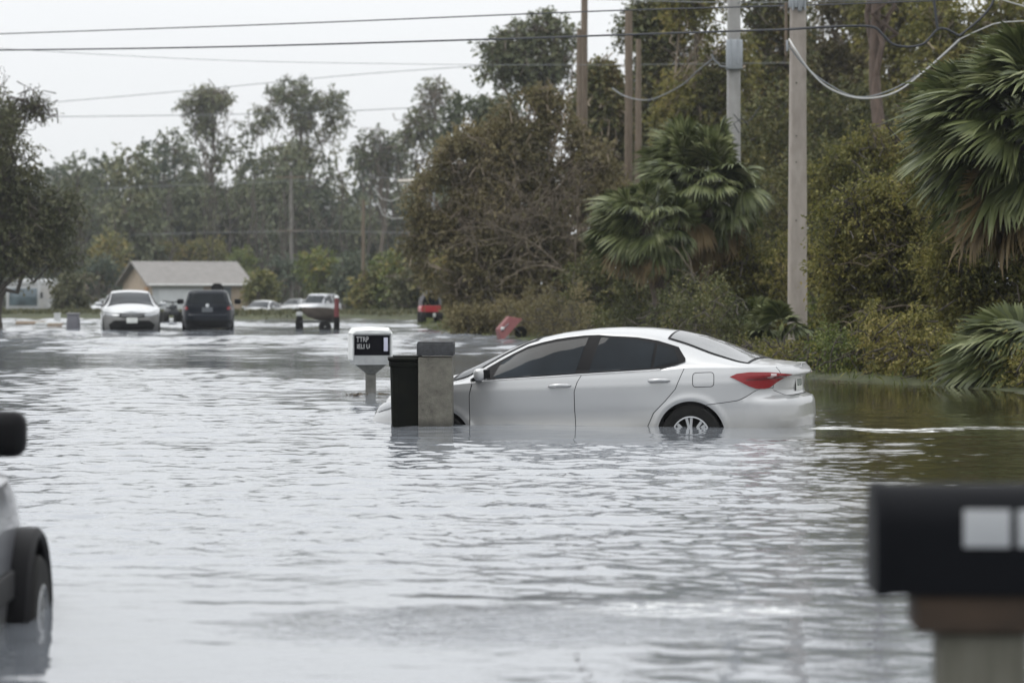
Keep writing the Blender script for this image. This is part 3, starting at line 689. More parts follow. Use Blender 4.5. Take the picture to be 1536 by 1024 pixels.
palm('palm_tree', 'sabal palm with dense drooping crown behind the sedan roof', 'palm tree', b0, P(1050, 290, 68), 130, 1.0, .85, 601, tilt=(-40, 85), wind=(-.38, -.1, 0))
palm('palm_tree', 'smaller palm crown left of the concrete pole, leaning left', 'palm tree', base_px(1000, 70), P(972, 335, 70), 70, .7, .7, 605, tilt=(-45, 60), wind=(-.55, -.1, -.1), tr=.12)
palm('palm_tree', 'large palm with long wind-blown fronds at the right edge', 'palm tree', base_px(1560, 98), P(1545, 205, 98), 90, 1.0, 1.0, 602, tilt=(-50, 65), wind=(-.65, -.25, -.1), seg=40, droop=.45, dry=.2)
palm('saw_palmetto', 'low saw palmetto fanning over the water at the lower right', 'palmetto', base_px(1560, 104), P(1560, 530, 106), 26, .45, .95, 603, tilt=(-8, 60), az=(1.9, 4.6), wind=(-.3, -.2, -.1), tr=0, dry=.12, droop=.3)
palm('saw_palmetto', 'small pale palmetto right of the centre palm trunk', 'palmetto', base_px(1120, 74), P(1120, 490, 74), 12, .35, .6, 604, tilt=(5, 75), wind=(-.1, 0, 0), tr=0, dry=.2)
palm('saw_palmetto', 'pale palmetto behind the foot of the near concrete pole', 'palmetto', base_px(1180, 79), P(1170, 500, 79), 12, .35, .55, 606, tilt=(5, 75), wind=(-.1, 0, 0), tr=0, dry=.2)

# ---- grass along the verge
rngg = np.random.RandomState(21)
n = 60000; gx = rngg.uniform(-4, 13, n); gy = rngg.uniform(33, 118, n)**1.0
d = shore_dist(gx, gy); k = (d > -.15) & (d < 2.2) & (vnoise(np.stack([gx, gy, gx*0], 1), .9) > .42); gx, gy = gx[k], gy[k]
gzv = ground_z(gx, gy); O = np.stack([gx, gy, gzv-.01], 1); Dg = rngg.normal(size=O.shape)*.45+np.array([0, 0, 1.])
V, F = leaf_quads(O, Dg, .16, .022, rngg)
tag(link('verge_grass', np_mesh('verge_grass', V, F, LEAF['bright'])), 'tufted grass along the right waterline', kind='stuff')
n = 26000; gx = rngg.uniform(-30, 2, n); gy = rngg.uniform(112, 150, n); k = (shore_dist(gx, gy) > -.1) & (vnoise(np.stack([gx, gy, gx*0], 1), .35) > .45); gx, gy = gx[k], gy[k]
O = np.stack([gx, gy, ground_z(gx, gy)-.01], 1); Dg = rngg.normal(size=O.shape)*.5+np.array([0, 0, 1.])
V, F = leaf_quads(O, Dg, .28, .08, rngg)
tag(link('far_bank_grass', np_mesh('far_bank_grass', V, F, LEAF['oak'])), 'yellowish grass on the far bank', kind='stuff')
# ---------------------------------------------------------------- the sedan
def curve(xs, ys, sm=.0):
    xd = np.linspace(xs[0], xs[-1], 900); yd = np.interp(xd, xs, ys)
    if sm > 0:
        k = max(1, int(sm/(xd[1]-xd[0]))); w = np.hanning(2*k+3); w /= w.sum(); pad = len(w)//2
        e = np.concatenate([2*yd[0]-yd[pad:0:-1], yd, 2*yd[-1]-yd[-2:-pad-2:-1]]); yd = np.convolve(e, w, 'valid')
    return lambda x: np.interp(x, xd, yd)
CL, HWID = 4.65, .888
def _plan(a, n, x0, sgn):
    ph = np.linspace(0, math.pi/2, 400); x = x0+sgn*a*np.sin(ph)**(2/n); y = HWID*np.cos(ph)**(2/n)
    s = np.concatenate([[0], np.cumsum(np.hypot(np.diff(x), np.diff(y)))]); return s, x, y
_rs_, _rx, _ry = _plan(.57, 3.5, .50, -1); _fs, _fx, _fy = _plan(.85, 2.5, 3.80, 1)
U0, U1 = .5-_rs_[-1], 3.8+_fs[-1]
def plan(u):
    u = np.asarray(u, float)
    x = np.where(u < .5, np.interp(.5-u, _rs_, _rx), np.where(u > 3.8, np.interp(u-3.8, _fs, _fx), u))
    y = np.where(u < .5, np.interp(.5-u, _rs_, _ry), np.where(u > 3.8, np.interp(u-3.8, _fs, _fy), HWID))
    return x, y*(1-.022*((np.clip(x, .5, 3.8)-2.15)/1.65)**2)
c_hw = curve([.1, .2, .27, .45, .58, .66, .78, .845, .93, 1.0, 1.1], [.93, .955, .972, .978, .974, .982, .994, .998, .978, .948, .90], .012)
c_hwr = curve([.1, .2, .3, .5, .63, .68, .74, .85, .93, 1.0, 1.1], [.95, .97, .985, 1.0, .995, .97, .965, .965, .955, .94, .90], .015)
c_rx = curve([.1, .2, .3, .45, .6, .655, .675, .69, .75, .85, .875, .888, .90, .93, .96, .985, 1.1], [.14, .07, .03, .0, .005, .02, .07, .105, .115, .095, .085, .035, .022, .032, .05, .075, .2], .006)
c_fx = curve([.1, .2, .33, .5, .6, .7, .76, .80, .9], [.20, .10, .02, .0, .03, .10, .20, .32, .6], .03)
c_hs = curve([U0, 0, .5, 1.0, 1.2, 1.4, 2.18, 3.0, 3.35, 3.6, 4.0, 4.3, 4.7, U1], [.985, .985, .99, 1.005, .995, .985, .965, .94, .925, .905, .845, .79, .745, .735], .12)
c_rail = curve([-.1, .1, .3, .5, .8, 1.08, 1.36, 1.6, 1.92, 2.2, 2.5, 2.75, 3.0, 3.2, 3.42, 3.6, 4.0, 4.4, 4.7], [.99, .995, 1.01, 1.035, 1.125, 1.24, 1.335, 1.378, 1.402, 1.402, 1.37, 1.315, 1.20, 1.09, .955, .925, .865, .775, .71], .09)
c_ctr = curve([-.1, .05, .2, .38, .6, .79, 1.01, 1.27, 1.57, 1.85, 2.1, 2.44, 2.75, 3.02, 3.31, 3.6, 3.8, 4.2, 4.5, 4.65, 4.8], [.98, 1.0, 1.03, 1.052, 1.145, 1.235, 1.32, 1.385, 1.428, 1.445, 1.445, 1.418, 1.366, 1.275, 1.155, 1.03, .985, .905, .81, .735, .68], .07)
c_yr = curve([-.1, .1, .3, .5, .8, 1.1, 1.6, 2.2, 2.7, 3.0, 3.3, 3.5, 3.8, 4.4, 4.7], [.74, .75, .755, .745, .68, .625, .585, .58, .60, .635, .695, .76, .77, .70, .62], .12)
def arch_lip(x, h, cx): 
    r = np.hypot(x-cx, h-.316); return .014*np.exp(-((r-.385)/.03)**2)*(h > .2)
def shell(u, h, off=0.0):
    """point of the lower body at girth position u and height h (left side, y>0)"""
    u = np.asarray(u, float); h = np.asarray(h, float); x, y = plan(u)
    wr = np.clip((.62-u)/.5, 0, 1); wr = wr*wr*(3-2*wr); wf = np.clip((u-3.7)/.7, 0, 1); wf = wf*wf*(3-2*wf)
    yy = y*(c_hw(h)*(1-wr)+c_hwr(h)*wr)
    yy = yy+(arch_lip(x, h, 1.0)+arch_lip(x, h, 3.7)+.022*np.exp(-((x-1.0)/.55)**2)*np.exp(-((h-.60)/.16)**2))*(u > .4)*(u < 4.2)
    # pressed line low on the doors and hollow above it
    yy = yy-.012*np.exp(-((h-.50)/.09)**2)*sstep(1.3, 1.8, x)*(1-sstep(3.0, 3.4, x))
    xx = x+c_rx(h)*wr-c_fx(h)*wf
    if off:
        e = 1e-3; x2, y2 = plan(u+e); x1, y1 = plan(u-e); tx, ty = x2-x1, y2-y1; n = np.hypot(tx, ty)+1e-9
        xx = xx-(-ty/n)*-off*0-(ty/n)*-off*0 + off*np.where(u < .5, -np.abs(ty/n), np.where(u > 3.8, np.abs(ty/n), 0)); yy = yy+off*np.abs(tx/n)
    return np.stack([xx, yy, h+0*u], -1)
def upper(u, t, off=0.0):
    """t 0..1 from the shoulder to the rail, 1..2 from the rail to the centre line"""
    u = np.asarray(u, float); t = np.asarray(t, float); hs_ = c_hs(u); p0 = shell(u, hs_); x = p0[..., 0]; ye = p0[..., 1]
    yr = np.minimum(c_yr(x), ye*.90); zr = np.maximum(c_rail(x), hs_+.003); zc = np.maximum(c_ctr(x), hs_)
    zr = np.minimum(zr, zc)
    a = np.clip(t, 0, 1); b = np.clip(t-1, 0, 1)
    hi = np.clip((zr-hs_)/.25, 0, 1)
    y1 = ye-.018*hi*np.clip(a*12, 0, 1)+(yr-ye)*a+.035*hi*4*a*(1-a)*.8; z1 = hs_+(zr-hs_)*a+.01*(1-hi)*np.sin(a*math.pi)
    y2 = yr*(1-b); z2 = zr+(zc-zr)*(1-(1-b)**2.3)
    y = np.where(t <= 1, y1, y2); z = np.where(t <= 1, z1, z2)
    if off:
        ny = np.where(t <= 1, .9, .25*(1-b)); nz = np.where(t <= 1, .35, .95); y = y+off*ny; z = z+off*nz
        x = x+off*np.where(t > 1, np.where(x < 1.4, -.35, np.where(x > 2.6, .35, 0)), 0)
    return np.stack([x, y, z], -1)
def glass_map(x, h, off):        # side glass: side view position to surface
    hs_ = c_hs(x); zr = np.maximum(c_rail(x), hs_+.003); a = (h-hs_)/(zr-hs_)
    return upper(x, np.clip(a, .0, 1.0), off)
def dens(poly, step):
    out = []
    for i in range(len(poly)):
        a = np.array(poly[i]); b = np.array(poly[(i+1) % len(poly)]); k = max(1, int(np.linalg.norm(b-a)/step))
        for j in range(k): out.append(tuple(a+(b-a)*j/k))
    return out
def in_poly(poly, X, Y):
    ins = np.zeros(X.shape, bool); n = len(poly)
    for i in range(n):
        ax, ay = poly[i]; bx, by = poly[(i+1) % n]
        ins ^= ((ay > Y) != (by > Y)) & (X < (bx-ax)*(Y-ay)/(by-ay+1e-12)+ax)
    return ins
def patch2d(poly, step):
    bp_ = dens(poly, step); n = len(bp_); B = np.array(bp_)
    X, Y = np.meshgrid(np.arange(B[:, 0].min()+step*.5, B[:, 0].max(), step), np.arange(B[:, 1].min()+step*.5, B[:, 1].max(), step*.7)); X = X.ravel(); Y = Y.ravel()
    ins = in_poly(bp_, X, Y); X, Y = X[ins], Y[ins]
    dd = np.min(np.hypot(X[:, None]-B[None, :, 0], Y[:, None]-B[None, :, 1]), 1) if len(X) else np.array([])
    X, Y = X[dd > step*.45], Y[dd > step*.45]
    vs = [Vector(p) for p in bp_]+[Vector(p) for p in zip(X, Y)]
    r = delaunay_2d_cdt(vs, [], [list(range(n))], 1, 1e-6)
    return np.array([tuple(v) for v in r[0]]), [tuple(f) for f in r[2]]
def patch(mb, poly, mp, step=.035, sides=(1, -1), rim=0.0):
    V2, F = patch2d(poly, step); P3 = mp(V2[:, 0], V2[:, 1])
    for sd in sides:
        V = P3*np.array([1, sd, 1]); mb.add([tuple(v) for v in V], F, True)
    return mb
def pair(name, polys, mat, parent, step=.035):
    """the same panel on the left and on the right side, each a mesh of its own"""
    out = []
    for k, sd in enumerate((1, -1)):
        m = MB()
        for poly, mp in polys: patch(m, poly, mp, step, (sd,))
        out.append(m.build(name, mat, parent[k] if isinstance(parent, list) else parent))
    return out
def hs_pts(u0, u1, n=12, d=-.0): return [(u, float(c_hs(u))+d) for u in np.linspace(u0, u1, n)]
def arc_pts(cx, r, a0, a1, n=20, h0=.316): return [(cx+r*math.cos(R(a)), h0+r*math.sin(R(a))) for a in np.linspace(a0, a1, n)]
def upline(uu, tt_, off):
    return upper(np.array(uu, float), np.array(tt_, float), off)

def build_wheel(parent, x, y, side, M, r=.316, hub='silver'):
    wroot = MB()
    wroot.lathe([(r*.62, -.10), (r*.93, -.10), (r*.985, -.085), (r, -.05), (r, .05), (r*.985, .085), (r*.93, .10), (r*.66, .097), (r*.62, .085)], (0, 0, 0), 'y', 48)
    o = wroot.build('wheel', M['tyre'], parent); o.location = (x, y, r); o.rotation_euler = (0, R(17), 0)
    h = MB(); ro = side
    h.lathe([(r*.645, .088*ro), (r*.63, .10*ro), (r*.595, .104*ro), (r*.58, .095*ro)], (0, 0, 0), 'y', 48)
    h.lathe([(0.001, .105*ro), (r*.13, .104*ro), (r*.17, .097*ro), (r*.18, .08*ro)], (0, 0, 0), 'y', 28)
    for k in range(7):
        a = 2*math.pi*k/7
        for dx in (-.075, .075):
            p = []
            for (rr, aa, w) in ((r*.14, a+dx*1.0, .011), (r*.60, a+dx*1.9, .015)):
                c = Vector((math.cos(aa)*rr, 0, math.sin(aa)*rr)); t = Vector((-math.sin(aa), 0, math.cos(aa)))
                p.append((c-t*w, c+t*w))
            yo = .1*ro; yi = .075*ro
            vs = [(*p[0][0].xz,), (*p[0][1].xz,), (*p[1][1].xz,), (*p[1][0].xz,)]
            h.add([(a_, yo-.003*ro*(i > 1), b_) for i, (a_, b_) in enumerate(vs)]+[(a_, yi, b_) for (a_, b_) in vs], [(0, 1, 2, 3), (0, 4, 5, 1), (1, 5, 6, 2), (2, 6, 7, 3), (3, 7, 4, 0)])
    h.build('hubcap', M['hub'], o)
    d = MB(); d.lathe([(0.001, .055*ro), (r*.61, .055*ro), (r*.62, .09*ro)], (0, 0, 0), 'y', 36); d.build('rim', M['black'], o)
    return o

def build_sedan(name, label, paint, group=None, plate='rear', full=True):
    M = dict(paint=paint, **CARM)
    root = thing(name, label, 'car', (0, 0, 0), 0, group)
    S = lambda off=0.0: (lambda u, h: shell(u, h, off))
    gap = .0035
    step = .03 if full else .06
    # upper body: hood, pillars, roof, boot lid top
    uu = np.concatenate([np.linspace(U0, .5, 46), np.linspace(.53, 3.8, 130), np.linspace(3.83, U1, 46)])
    tt = np.concatenate([np.linspace(0, 1, 11), 1+np.array([.03, .08, .15, .25, .38, .52, .68, .84, 1.0])])
    Ug, Tg = np.meshgrid(uu, tt, indexing='ij'); G = upper(Ug, Tg)
    # soften the rail corner
    for _ in range(3): G[:, 8:14] = G[:, 8:14]*.5+(G[:, 7:13]+G[:, 9:15])*.25
    mb = MB(); n1, n2 = Ug.shape
    for sd in (1, -1):
        fs = [(i*n2+j, i*n2+j+1, (i+1)*n2+j+1, (i+1)*n2+j) for i in range(n1-1) for j in range(n2-1)]
        mb.add([tuple(v) for v in (G*np.array([1, sd, 1])).reshape(-1, 3)], fs, True)
    # rear quarters
    q = [(1.048, float(c_hs(1.05))), (1.137, .797), (1.247, .677), (1.30, .628)]
    q += [(1.377, .557), (1.447, .418), (1.466, .2), (1.34, .2)]+arc_pts(1.0, .352, -19, 119.5, 28)
    q += [(.82, .632), (.66, .645), (.50, .664), (.36, .70), (.24, .748), (.16, .775), (.02, .775)]
    q += hs_pts(.02, 1.05, 16)[:-1]
    patch(mb, q, S(), step)
    body = mb.build('body', M['paint'], root)
    bm_ = body.data
    # rear bumper
    m = MB(); b_ = [(.82, .632-gap*2), (.66, .645-gap*2), (.50, .664-gap*2), (.36, .70-gap*2), (.24, .748-gap*2), (.16, .771), (.018, .771), (.008, .745), (-.14, .70), (-.22, .684), (U0, .684), (U0, .2), (.72, .2)]+arc_pts(1.0, .352, -160+360-3, 119.5, 14)
    patch(m, b_, S(), step); m.build('rear_bumper', M['paint'], root)
    # boot lid: rear face
    m = MB(); b_ = [(U0, .690), (-.23, .690), (-.15, .703), (.012, .752), (.012, .985)]+hs_pts(.01, U0, 8)
    patch(m, b_, S(), step); tl = m.build('boot_lid', M['paint'], root)
    m = MB(); m.box((.075, 0, .878), (.07, .86, .022), bev=.008); m.build('lid_grip', M['chrome'], tl)
    # doors
    m = MB(); d_ = [(1.05-gap+.0, float(c_hs(1.05))), (1.14-gap*0+.004, .795)]
    rd = [(1.055, float(c_hs(1.055))), (1.145, .798), (1.255, .68), (1.385, .56), (1.455, .42), (1.475, .2), (2.205, .2), (2.212, .6), (2.205, .80), (2.17, .90), (2.13, float(c_hs(2.13)))]
    rd += hs_pts(2.13, 1.055, 14)[1:-1]
    o = pair('rear_door', [(rd, S(.0012))], M['paint'], root, step)
    fd = [(2.13+.007, float(c_hs(2.14))), (2.178, .90), (2.213, .80), (2.22, .6), (2.213, .2), (3.335, .2), (3.345, .42), (3.35, .62), (3.34, .80), (3.31, .905), (3.31, float(c_hs(3.31)))]
    fd += hs_pts(3.31, 2.137, 14)[1:-1]
    o2 = pair('front_door', [(fd, S(.0012))], M['paint'], root, step)
    for (dobj, x0, x1, h0) in ((o, 1.19, 1.43, .885), (o2, 2.235, 2.49, .865)):
        for kk, sd in enumerate((1, -1)):
            h = MB()
            xm = (x0+x1)/2; yb = float(shell(np.array(xm), np.array(h0))[1])
            pts = [(x0+.01, (yb-.005)*sd, h0), (x0+.035, (yb+.022)*sd, h0+.004), (xm, (yb+.034)*sd, h0+.009), (x1-.035, (yb+.024)*sd, h0+.004), (x1-.01, (yb-.005)*sd, h0)]
            h.tube(pts, [.013, .019, .0185, .019, .013], 10); h.build('handle', M['handle'], dobj[kk])
        pl = [((x0+x1)/2+.055*math.cos(a), h0-.003+.028*math.sin(a)) for a in np.linspace(0, 6.283, 17)[:-1]]
        pair('handle_recess', [(pl, S(.0032))], M['recess'], dobj, .02)
    # front wing
    fw = [(3.31+.007, float(c_hs(3.317)))]+[(3.348, .80), (3.358, .62), (3.353, .42), (3.345, .2), (3.37, .2)]+arc_pts(3.7, .352, 199, 60, 22)
    fw += [(3.98, .66), (4.2, .70), (4.36, .76)]+hs_pts(4.36, 3.317, 16)[:-1]
    pair('front_wing', [(fw, S())], M['paint'], root, step)
    fb = arc_pts(3.7, .352, 58, -19, 14)+[(4.05, .2), (U1, .2), (U1, .73)]+hs_pts(U1, 4.37, 8)[1:]+[(4.37, .755), (4.2, .693), (3.985, .652)]
    m = MB(); patch(m, fb, S(), step); m.build('front_bumper', M['paint'], root)
    # inner backing so gaps read dark
    m = MB(); ub = np.linspace(U0, U1, 160); hb = np.array([.2, .4, .6, .75, .9]); fs = []
    keep = [];
    Vb = shell(ub[:, None]+0*hb[None, :], hb[None, :]+0*ub[:, None]); 
    Vb[:, -1, 2] = c_hs(ub)-.02; Vb[..., 1] *= .965; Vb[..., 0] = 2.3+(Vb[..., 0]-2.3)*.985
    def wheelhole(x, z): return any((x-c)**2+(z-.316)**2 < .35**2 for c in (1.0, 3.7))
    for i in range(159):
        for j in range(4):
            c = Vb[i:i+2, j:j+2].mean((0, 1))
            if not wheelhole(c[0], c[2]): fs.append((i*5+j, i*5+j+1, (i+1)*5+j+1, (i+1)*5+j))
    for sd in (1, -1): m.add([tuple(v) for v in (Vb*np.array([1, sd, 1])).reshape(-1, 3)], fs, True)
    m.box((2.3, 0, .26), (3.9, 1.3, .1))
    for cx in (1.0, 3.7):    # wheel housings
        for sd in (1, -1):
            vs = []; fs = []
            for yy in (.86*sd, .50*sd):
                for a in np.linspace(-25, 205, 30): vs.append((cx+.365*math.cos(R(a)), yy, .316+.365*math.sin(R(a))))
            fs = [(i, i+1, 31+i, 30+i) for i in range(29)]+[tuple(range(30, 60))]; m.add(vs, fs, True)
    m.build('underbody', M['black'], root)
    # side windows and their black frames
    belt = lambda x: float(c_hs(x))+.012
    top = lambda x: float(c_rail(x))
    out = [(1.05, 1.068), (1.12, 1.045), (1.3, belt(1.3)), (1.6, belt(1.6)), (2.2, belt(2.2)), (2.8, belt(2.8)), (3.2, belt(3.2)), (3.335, belt(3.33)), (3.345, .955)]
    for x in (3.2, 3.05, 2.9, 2.75, 2.6, 2.45, 2.3, 2.15, 2.0, 1.85, 1.7, 1.58, 1.47, 1.36, 1.25, 1.14):
        z = top(x)-.03-(.012 if x < 2 else 0); out.append((x, max(z, belt(x)+.01)))
    out.append((1.05, 1.10))
    out = [(x, z) for (x, z) in out]
    pair('window_frame', [(out, lambda x, h: glass_map(x, h, .010))], M['trim'], root, .035)
    gf = [(2.20, belt(2.2)+.012), (2.7, belt(2.7)+.012), (3.05, belt(3.05)+.014), (3.09, belt(3.09)+.03)]
    for x in (3.02, 2.9, 2.75, 2.6, 2.45, 2.3): gf.append((x, top(x)-.062))
    gf.append((2.10, top(2.1)-.055))
    pair('front_window', [(gf, lambda x, h: glass_map(x, h, .014))], M['glass'], root, .04)
    gr = [(1.405, belt(1.4)+.016), (1.7, belt(1.7)+.014), (2.06, belt(2.06)+.012), (1.965, top(1.96)-.058)]
    for x in (1.9, 1.8, 1.7, 1.6, 1.5, 1.43): gr.append((x, top(x)-.064-(.01 if x < 1.6 else 0)))
    gr.append((1.385, top(1.385)-.07))
    pair('rear_window', [(gr, lambda x, h: glass_map(x, h, .014))], M['glass'], root, .04)
    gq = [(1.12, 1.068), (1.375, belt(1.37)+.02), (1.355, top(1.355)-.078), (1.27, top(1.27)-.075), (1.18, top(1.18)-.07), (1.12, 1.088)]
    pair('quarter_window', [(gq, lambda x, h: glass_map(x, h, .014))], M['glass'], root, .03)
    for sd in (1, -1):       # bright strip under the side windows
        m = MB()
        m.tube([tuple(glass_map(np.array(x), np.array(belt(x)-.004), .012)*np.array([1, sd, 1])) for x in np.linspace(1.3, 3.28, 16)], .0045, 6)
        m.build('window_strip', M['chrome'], root)
    # windscreen and rear screen
    def screen(u_lo, u_hi, edge, mat, nm, off, lo_t=1.0):
        m = MB(); us = np.linspace(u_lo, u_hi, 22)
        for sd in (1, -1):
            rows = []
            for u in us:
                t0 = edge(u); rows.append(upper(np.full(12, u), np.linspace(t0, 2, 12), off)*np.array([1, sd, 1]))
            V = np.array(rows).reshape(-1, 3)
            m.add([tuple(v) for v in V], [(i*12+j, i*12+j+1, (i+1)*12+j+1, (i+1)*12+j) for i in range(21) for j in range(11)], True)
        return m.build(nm, mat, root)
    screen(.36, 1.27, lambda u: 1.04+.0*u, M['trim'], 'rear_screen_seal', .004)
    screen(.39, 1.245, lambda u: 1.075, M['glass_rear'], 'rear_screen', .008)
    screen(2.66, 3.60, lambda u: 1.06, M['trim'], 'windscreen_seal', .004)
    screen(2.70, 3.54, lambda u: 1.09, M['glass'], 'windscreen', .008)
    # lamps
    tlp = [(.575, .902), (.50, .932), (.35, .944), (.15, .936), (-.02, .915), (-.17, .900), (-.17, .876), (-.09, .858), (-.01, .825), (.06, .780), (.12, .768), (.22, .775), (.32, .803), (.45, .854)]
    t_ = pair('tail_lamp', [(tlp, S(.012))], M['redlamp'], root, .02)
    pair('reversing_lamp', [([(.135, .922), (.075, .918), (.08, .875), (.14, .88)], S(.015))], M['lamp'], t_, .02)
    pair('lamp_band', [([(.36, .875), (.18, .872), (-.09, .885), (-.08, .872), (.18, .856), (.36, .858)], S(.0145))], M['reddark'], t_, .02)
    hl = [(4.08, .80), (4.25, .792), (4.5, .757), (4.78, .735), (4.86, .70), (4.80, .655), (4.6, .645), (4.4, .68), (4.2, .74)]
    pair('headlight', [(hl, S(.010))], M['headlamp'], root, .02)
    # front: grille, intake, badge, plate
    m = MB(); patch(m, [(U1, .745), (U1-.52, .745), (U1-.50, .66), (U1-.3, .61), (U1, .60)], S(.006), .03); gq_ = m.build('grille', M['black'], root)
    m = MB(); patch(m, [(U1, .53), (U1-.55, .53), (U1-.80, .40), (U1-.72, .24), (U1, .24)], S(.006), .04); m.build('air_intake', M['black'], root)
    m = MB()
    for z in (.655, .69, .72): m.tube([tuple(shell(np.array(u), np.array(z), .012)*np.array([1, s_, 1])) for s_, u in ([(1, U1-.33+.01*k) for k in range(34)]+[(-1, U1-.01*k) for k in range(34)])], .005, 5)
    m.build('grille_bar', M['chrome'], gq_)
    # fuel flap: a rounded seam
    if full:
        m = MB(); pl = []
        for (cx, cz, a0) in ((.925, .920, 0), (.775, .920, 90), (.775, .845, 180), (.925, .845, 270)):
            for a in np.linspace(a0, a0+90, 6): pl.append((cx+.035*math.cos(R(a)), cz+.035*math.sin(R(a))))
        pl.append(pl[0]); pp = shell(np.array([p[0] for p in pl]), np.array([p[1] for p in pl]), .0005)
        m.tube([tuple(p) for p in pp], .0032, 5, False); m.build('fuel_flap_seam', M['black'], root)
    # licence plate
    m = MB()
    if plate == 'rear':
        pt = shell(np.array(U0), np.array(.80)); xx = float(pt[0])
        m.box((xx-.006, 0, .805), (.008, .33, .165), bev=.003); pl_ = m.build('licence_plate', M['plate'], root)
        t = MB(); rr = random.Random(4)
        # worn characters of the plate, unreadable in the photo: short dark strokes
        for k in range(7):
            y = -.115+k*.038; t.box((xx-.0115, y, .805), (.002, .010, .068)); 
            if k % 2: t.box((xx-.0115, y+.011, .836), (.002, .014, .010))
            if k % 3: t.box((xx-.0115, y+.011, .775), (.002, .014, .010))
        t.box((xx-.0115, 0, .872), (.002, .16, .012)); t.build('plate_characters', M['ink'], pl_)
        t = MB(); t.lathe([(.034, -.004), (.040, 0), (.034, .004)], (xx-.045, 0, .962), 'x', 24); t.build('badge', M['chrome'], root)
    else:
        xx = float(shell(np.array(U1), np.array(.5))[0]); m.box((xx+.02, 0, .53), (.01, .33, .16), bev=.003); m.build('licence_plate', M['plate'], root)
    # mirrors
    for sd in (1, -1):
        m = MB(); c = (3.17, .985*sd, 1.015); m.box(c, (.13, .21, .125), bev=.045); o = m.build('wing_mirror', M['paint'], root)
        m = MB(); m.box((3.13+.12, .895*sd, .965), (.07, .14, .035), bev=.012); m.box((3.17-.058, .985*sd, 1.015), (.022, .18, .10), bev=.01); m.build('mirror_base', M['trim'], o)
    for (wx_, sd) in ((1.0, 1), (1.0, -1), (3.7, 1), (3.7, -1)): build_wheel(root, wx_, .775*sd, sd, M)
    return root

def mat_paint(name, c, metal=.35, rough=.32, dirt=(.30, .28, .23), coat=.7):
    m, N, L, b = mat_new(name)
    n = noise_node(N, L, 2.2, 6, .65); t = N.new('ShaderNodeTexCoord'); s = N.new('ShaderNodeSeparateXYZ'); L.new(t.outputs['Object'], s.inputs[0])
    mr = N.new('ShaderNodeMapRange'); mr.inputs['From Min'].default_value = .30; mr.inputs['From Max'].default_value = .62; mr.inputs['To Min'].default_value = .9; mr.inputs['To Max'].default_value = .0
    L.new(s.outputs['Z'], mr.inputs['Value'])      # dried silt low on the panels
    mm = N.new('ShaderNodeMath'); mm.operation = 'MULTIPLY'; L.new(mr.outputs[0], mm.inputs[0]); L.new(n.outputs['Fac'], mm.inputs[1])
    mx = N.new('ShaderNodeMix'); mx.data_type = 'RGBA'; mx.inputs['A'].default_value = (*c, 1); mx.inputs['B'].default_value = (*dirt, 1)
    L.new(mm.outputs[0], mx.inputs['Factor']); L.new(mx.outputs['Result'], b.inputs['Base Color'])
    fl = N.new('ShaderNodeTexNoise'); fl.inputs['Scale'].default_value = 900; bp = N.new('ShaderNodeBump'); bp.inputs['Distance'].default_value = .0002; bp.inputs['Strength'].default_value = .15
    L.new(t.outputs['Object'], fl.inputs['Vector']); L.new(fl.outputs['Fac'], bp.inputs['Height']); L.new(bp.outputs[0], b.inputs['Normal'])
    b.inputs['Metallic'].default_value = metal
    rr = ramp(N, [(.3, (rough*.85,)*3), (.75, (rough*1.25,)*3)]); L.new(n.outputs['Fac'], rr.inputs['Fac']); L.new(rr.outputs[0], b.inputs['Roughness'])
    b.inputs['Coat Weight'].default_value = coat; b.inputs['Specular IOR Level'].default_value = .2+.43*coat; b.inputs['Coat Roughness'].default_value = .05
    return m
def mat_lampred(name, c, em=0):
    m, N, L, b = mat_new(name)
    t = N.new('ShaderNodeTexCoord'); w = N.new('ShaderNodeTexWave'); w.inputs['Scale'].default_value = 26; w.bands_direction = 'Z'; w.inputs['Distortion'].default_value = 1
    L.new(t.outputs['Object'], w.inputs['Vector']); r = ramp(N, [(0, tuple(x*.55 for x in c)), (1, c)]); L.new(w.outputs['Fac'], r.inputs['Fac'])
    L.new(r.outputs[0], b.inputs['Base Color']); b.inputs['Roughness'].default_value = .12; b.inputs['Coat Weight'].default_value = .5; b.inputs['Coat Roughness'].default_value = .02; b.inputs['Specular IOR Level'].default_value = .3
    return m
def mat_glass(name, c, spec=.5, rough=.02):
    m, N, L, b = mat_new(name); n = noise_node(N, L, 1.2, 3, .5); r = ramp(N, [(.35, tuple(x*.6 for x in c)), (.7, tuple(x*1.5 for x in c))])
    L.new(n.outputs['Fac'], r.inputs['Fac']); L.new(r.outputs[0], b.inputs['Base Color']); b.inputs['Roughness'].default_value = rough; b.inputs['Specular IOR Level'].default_value = spec
    b.inputs['IOR'].default_value = 1.5; return m
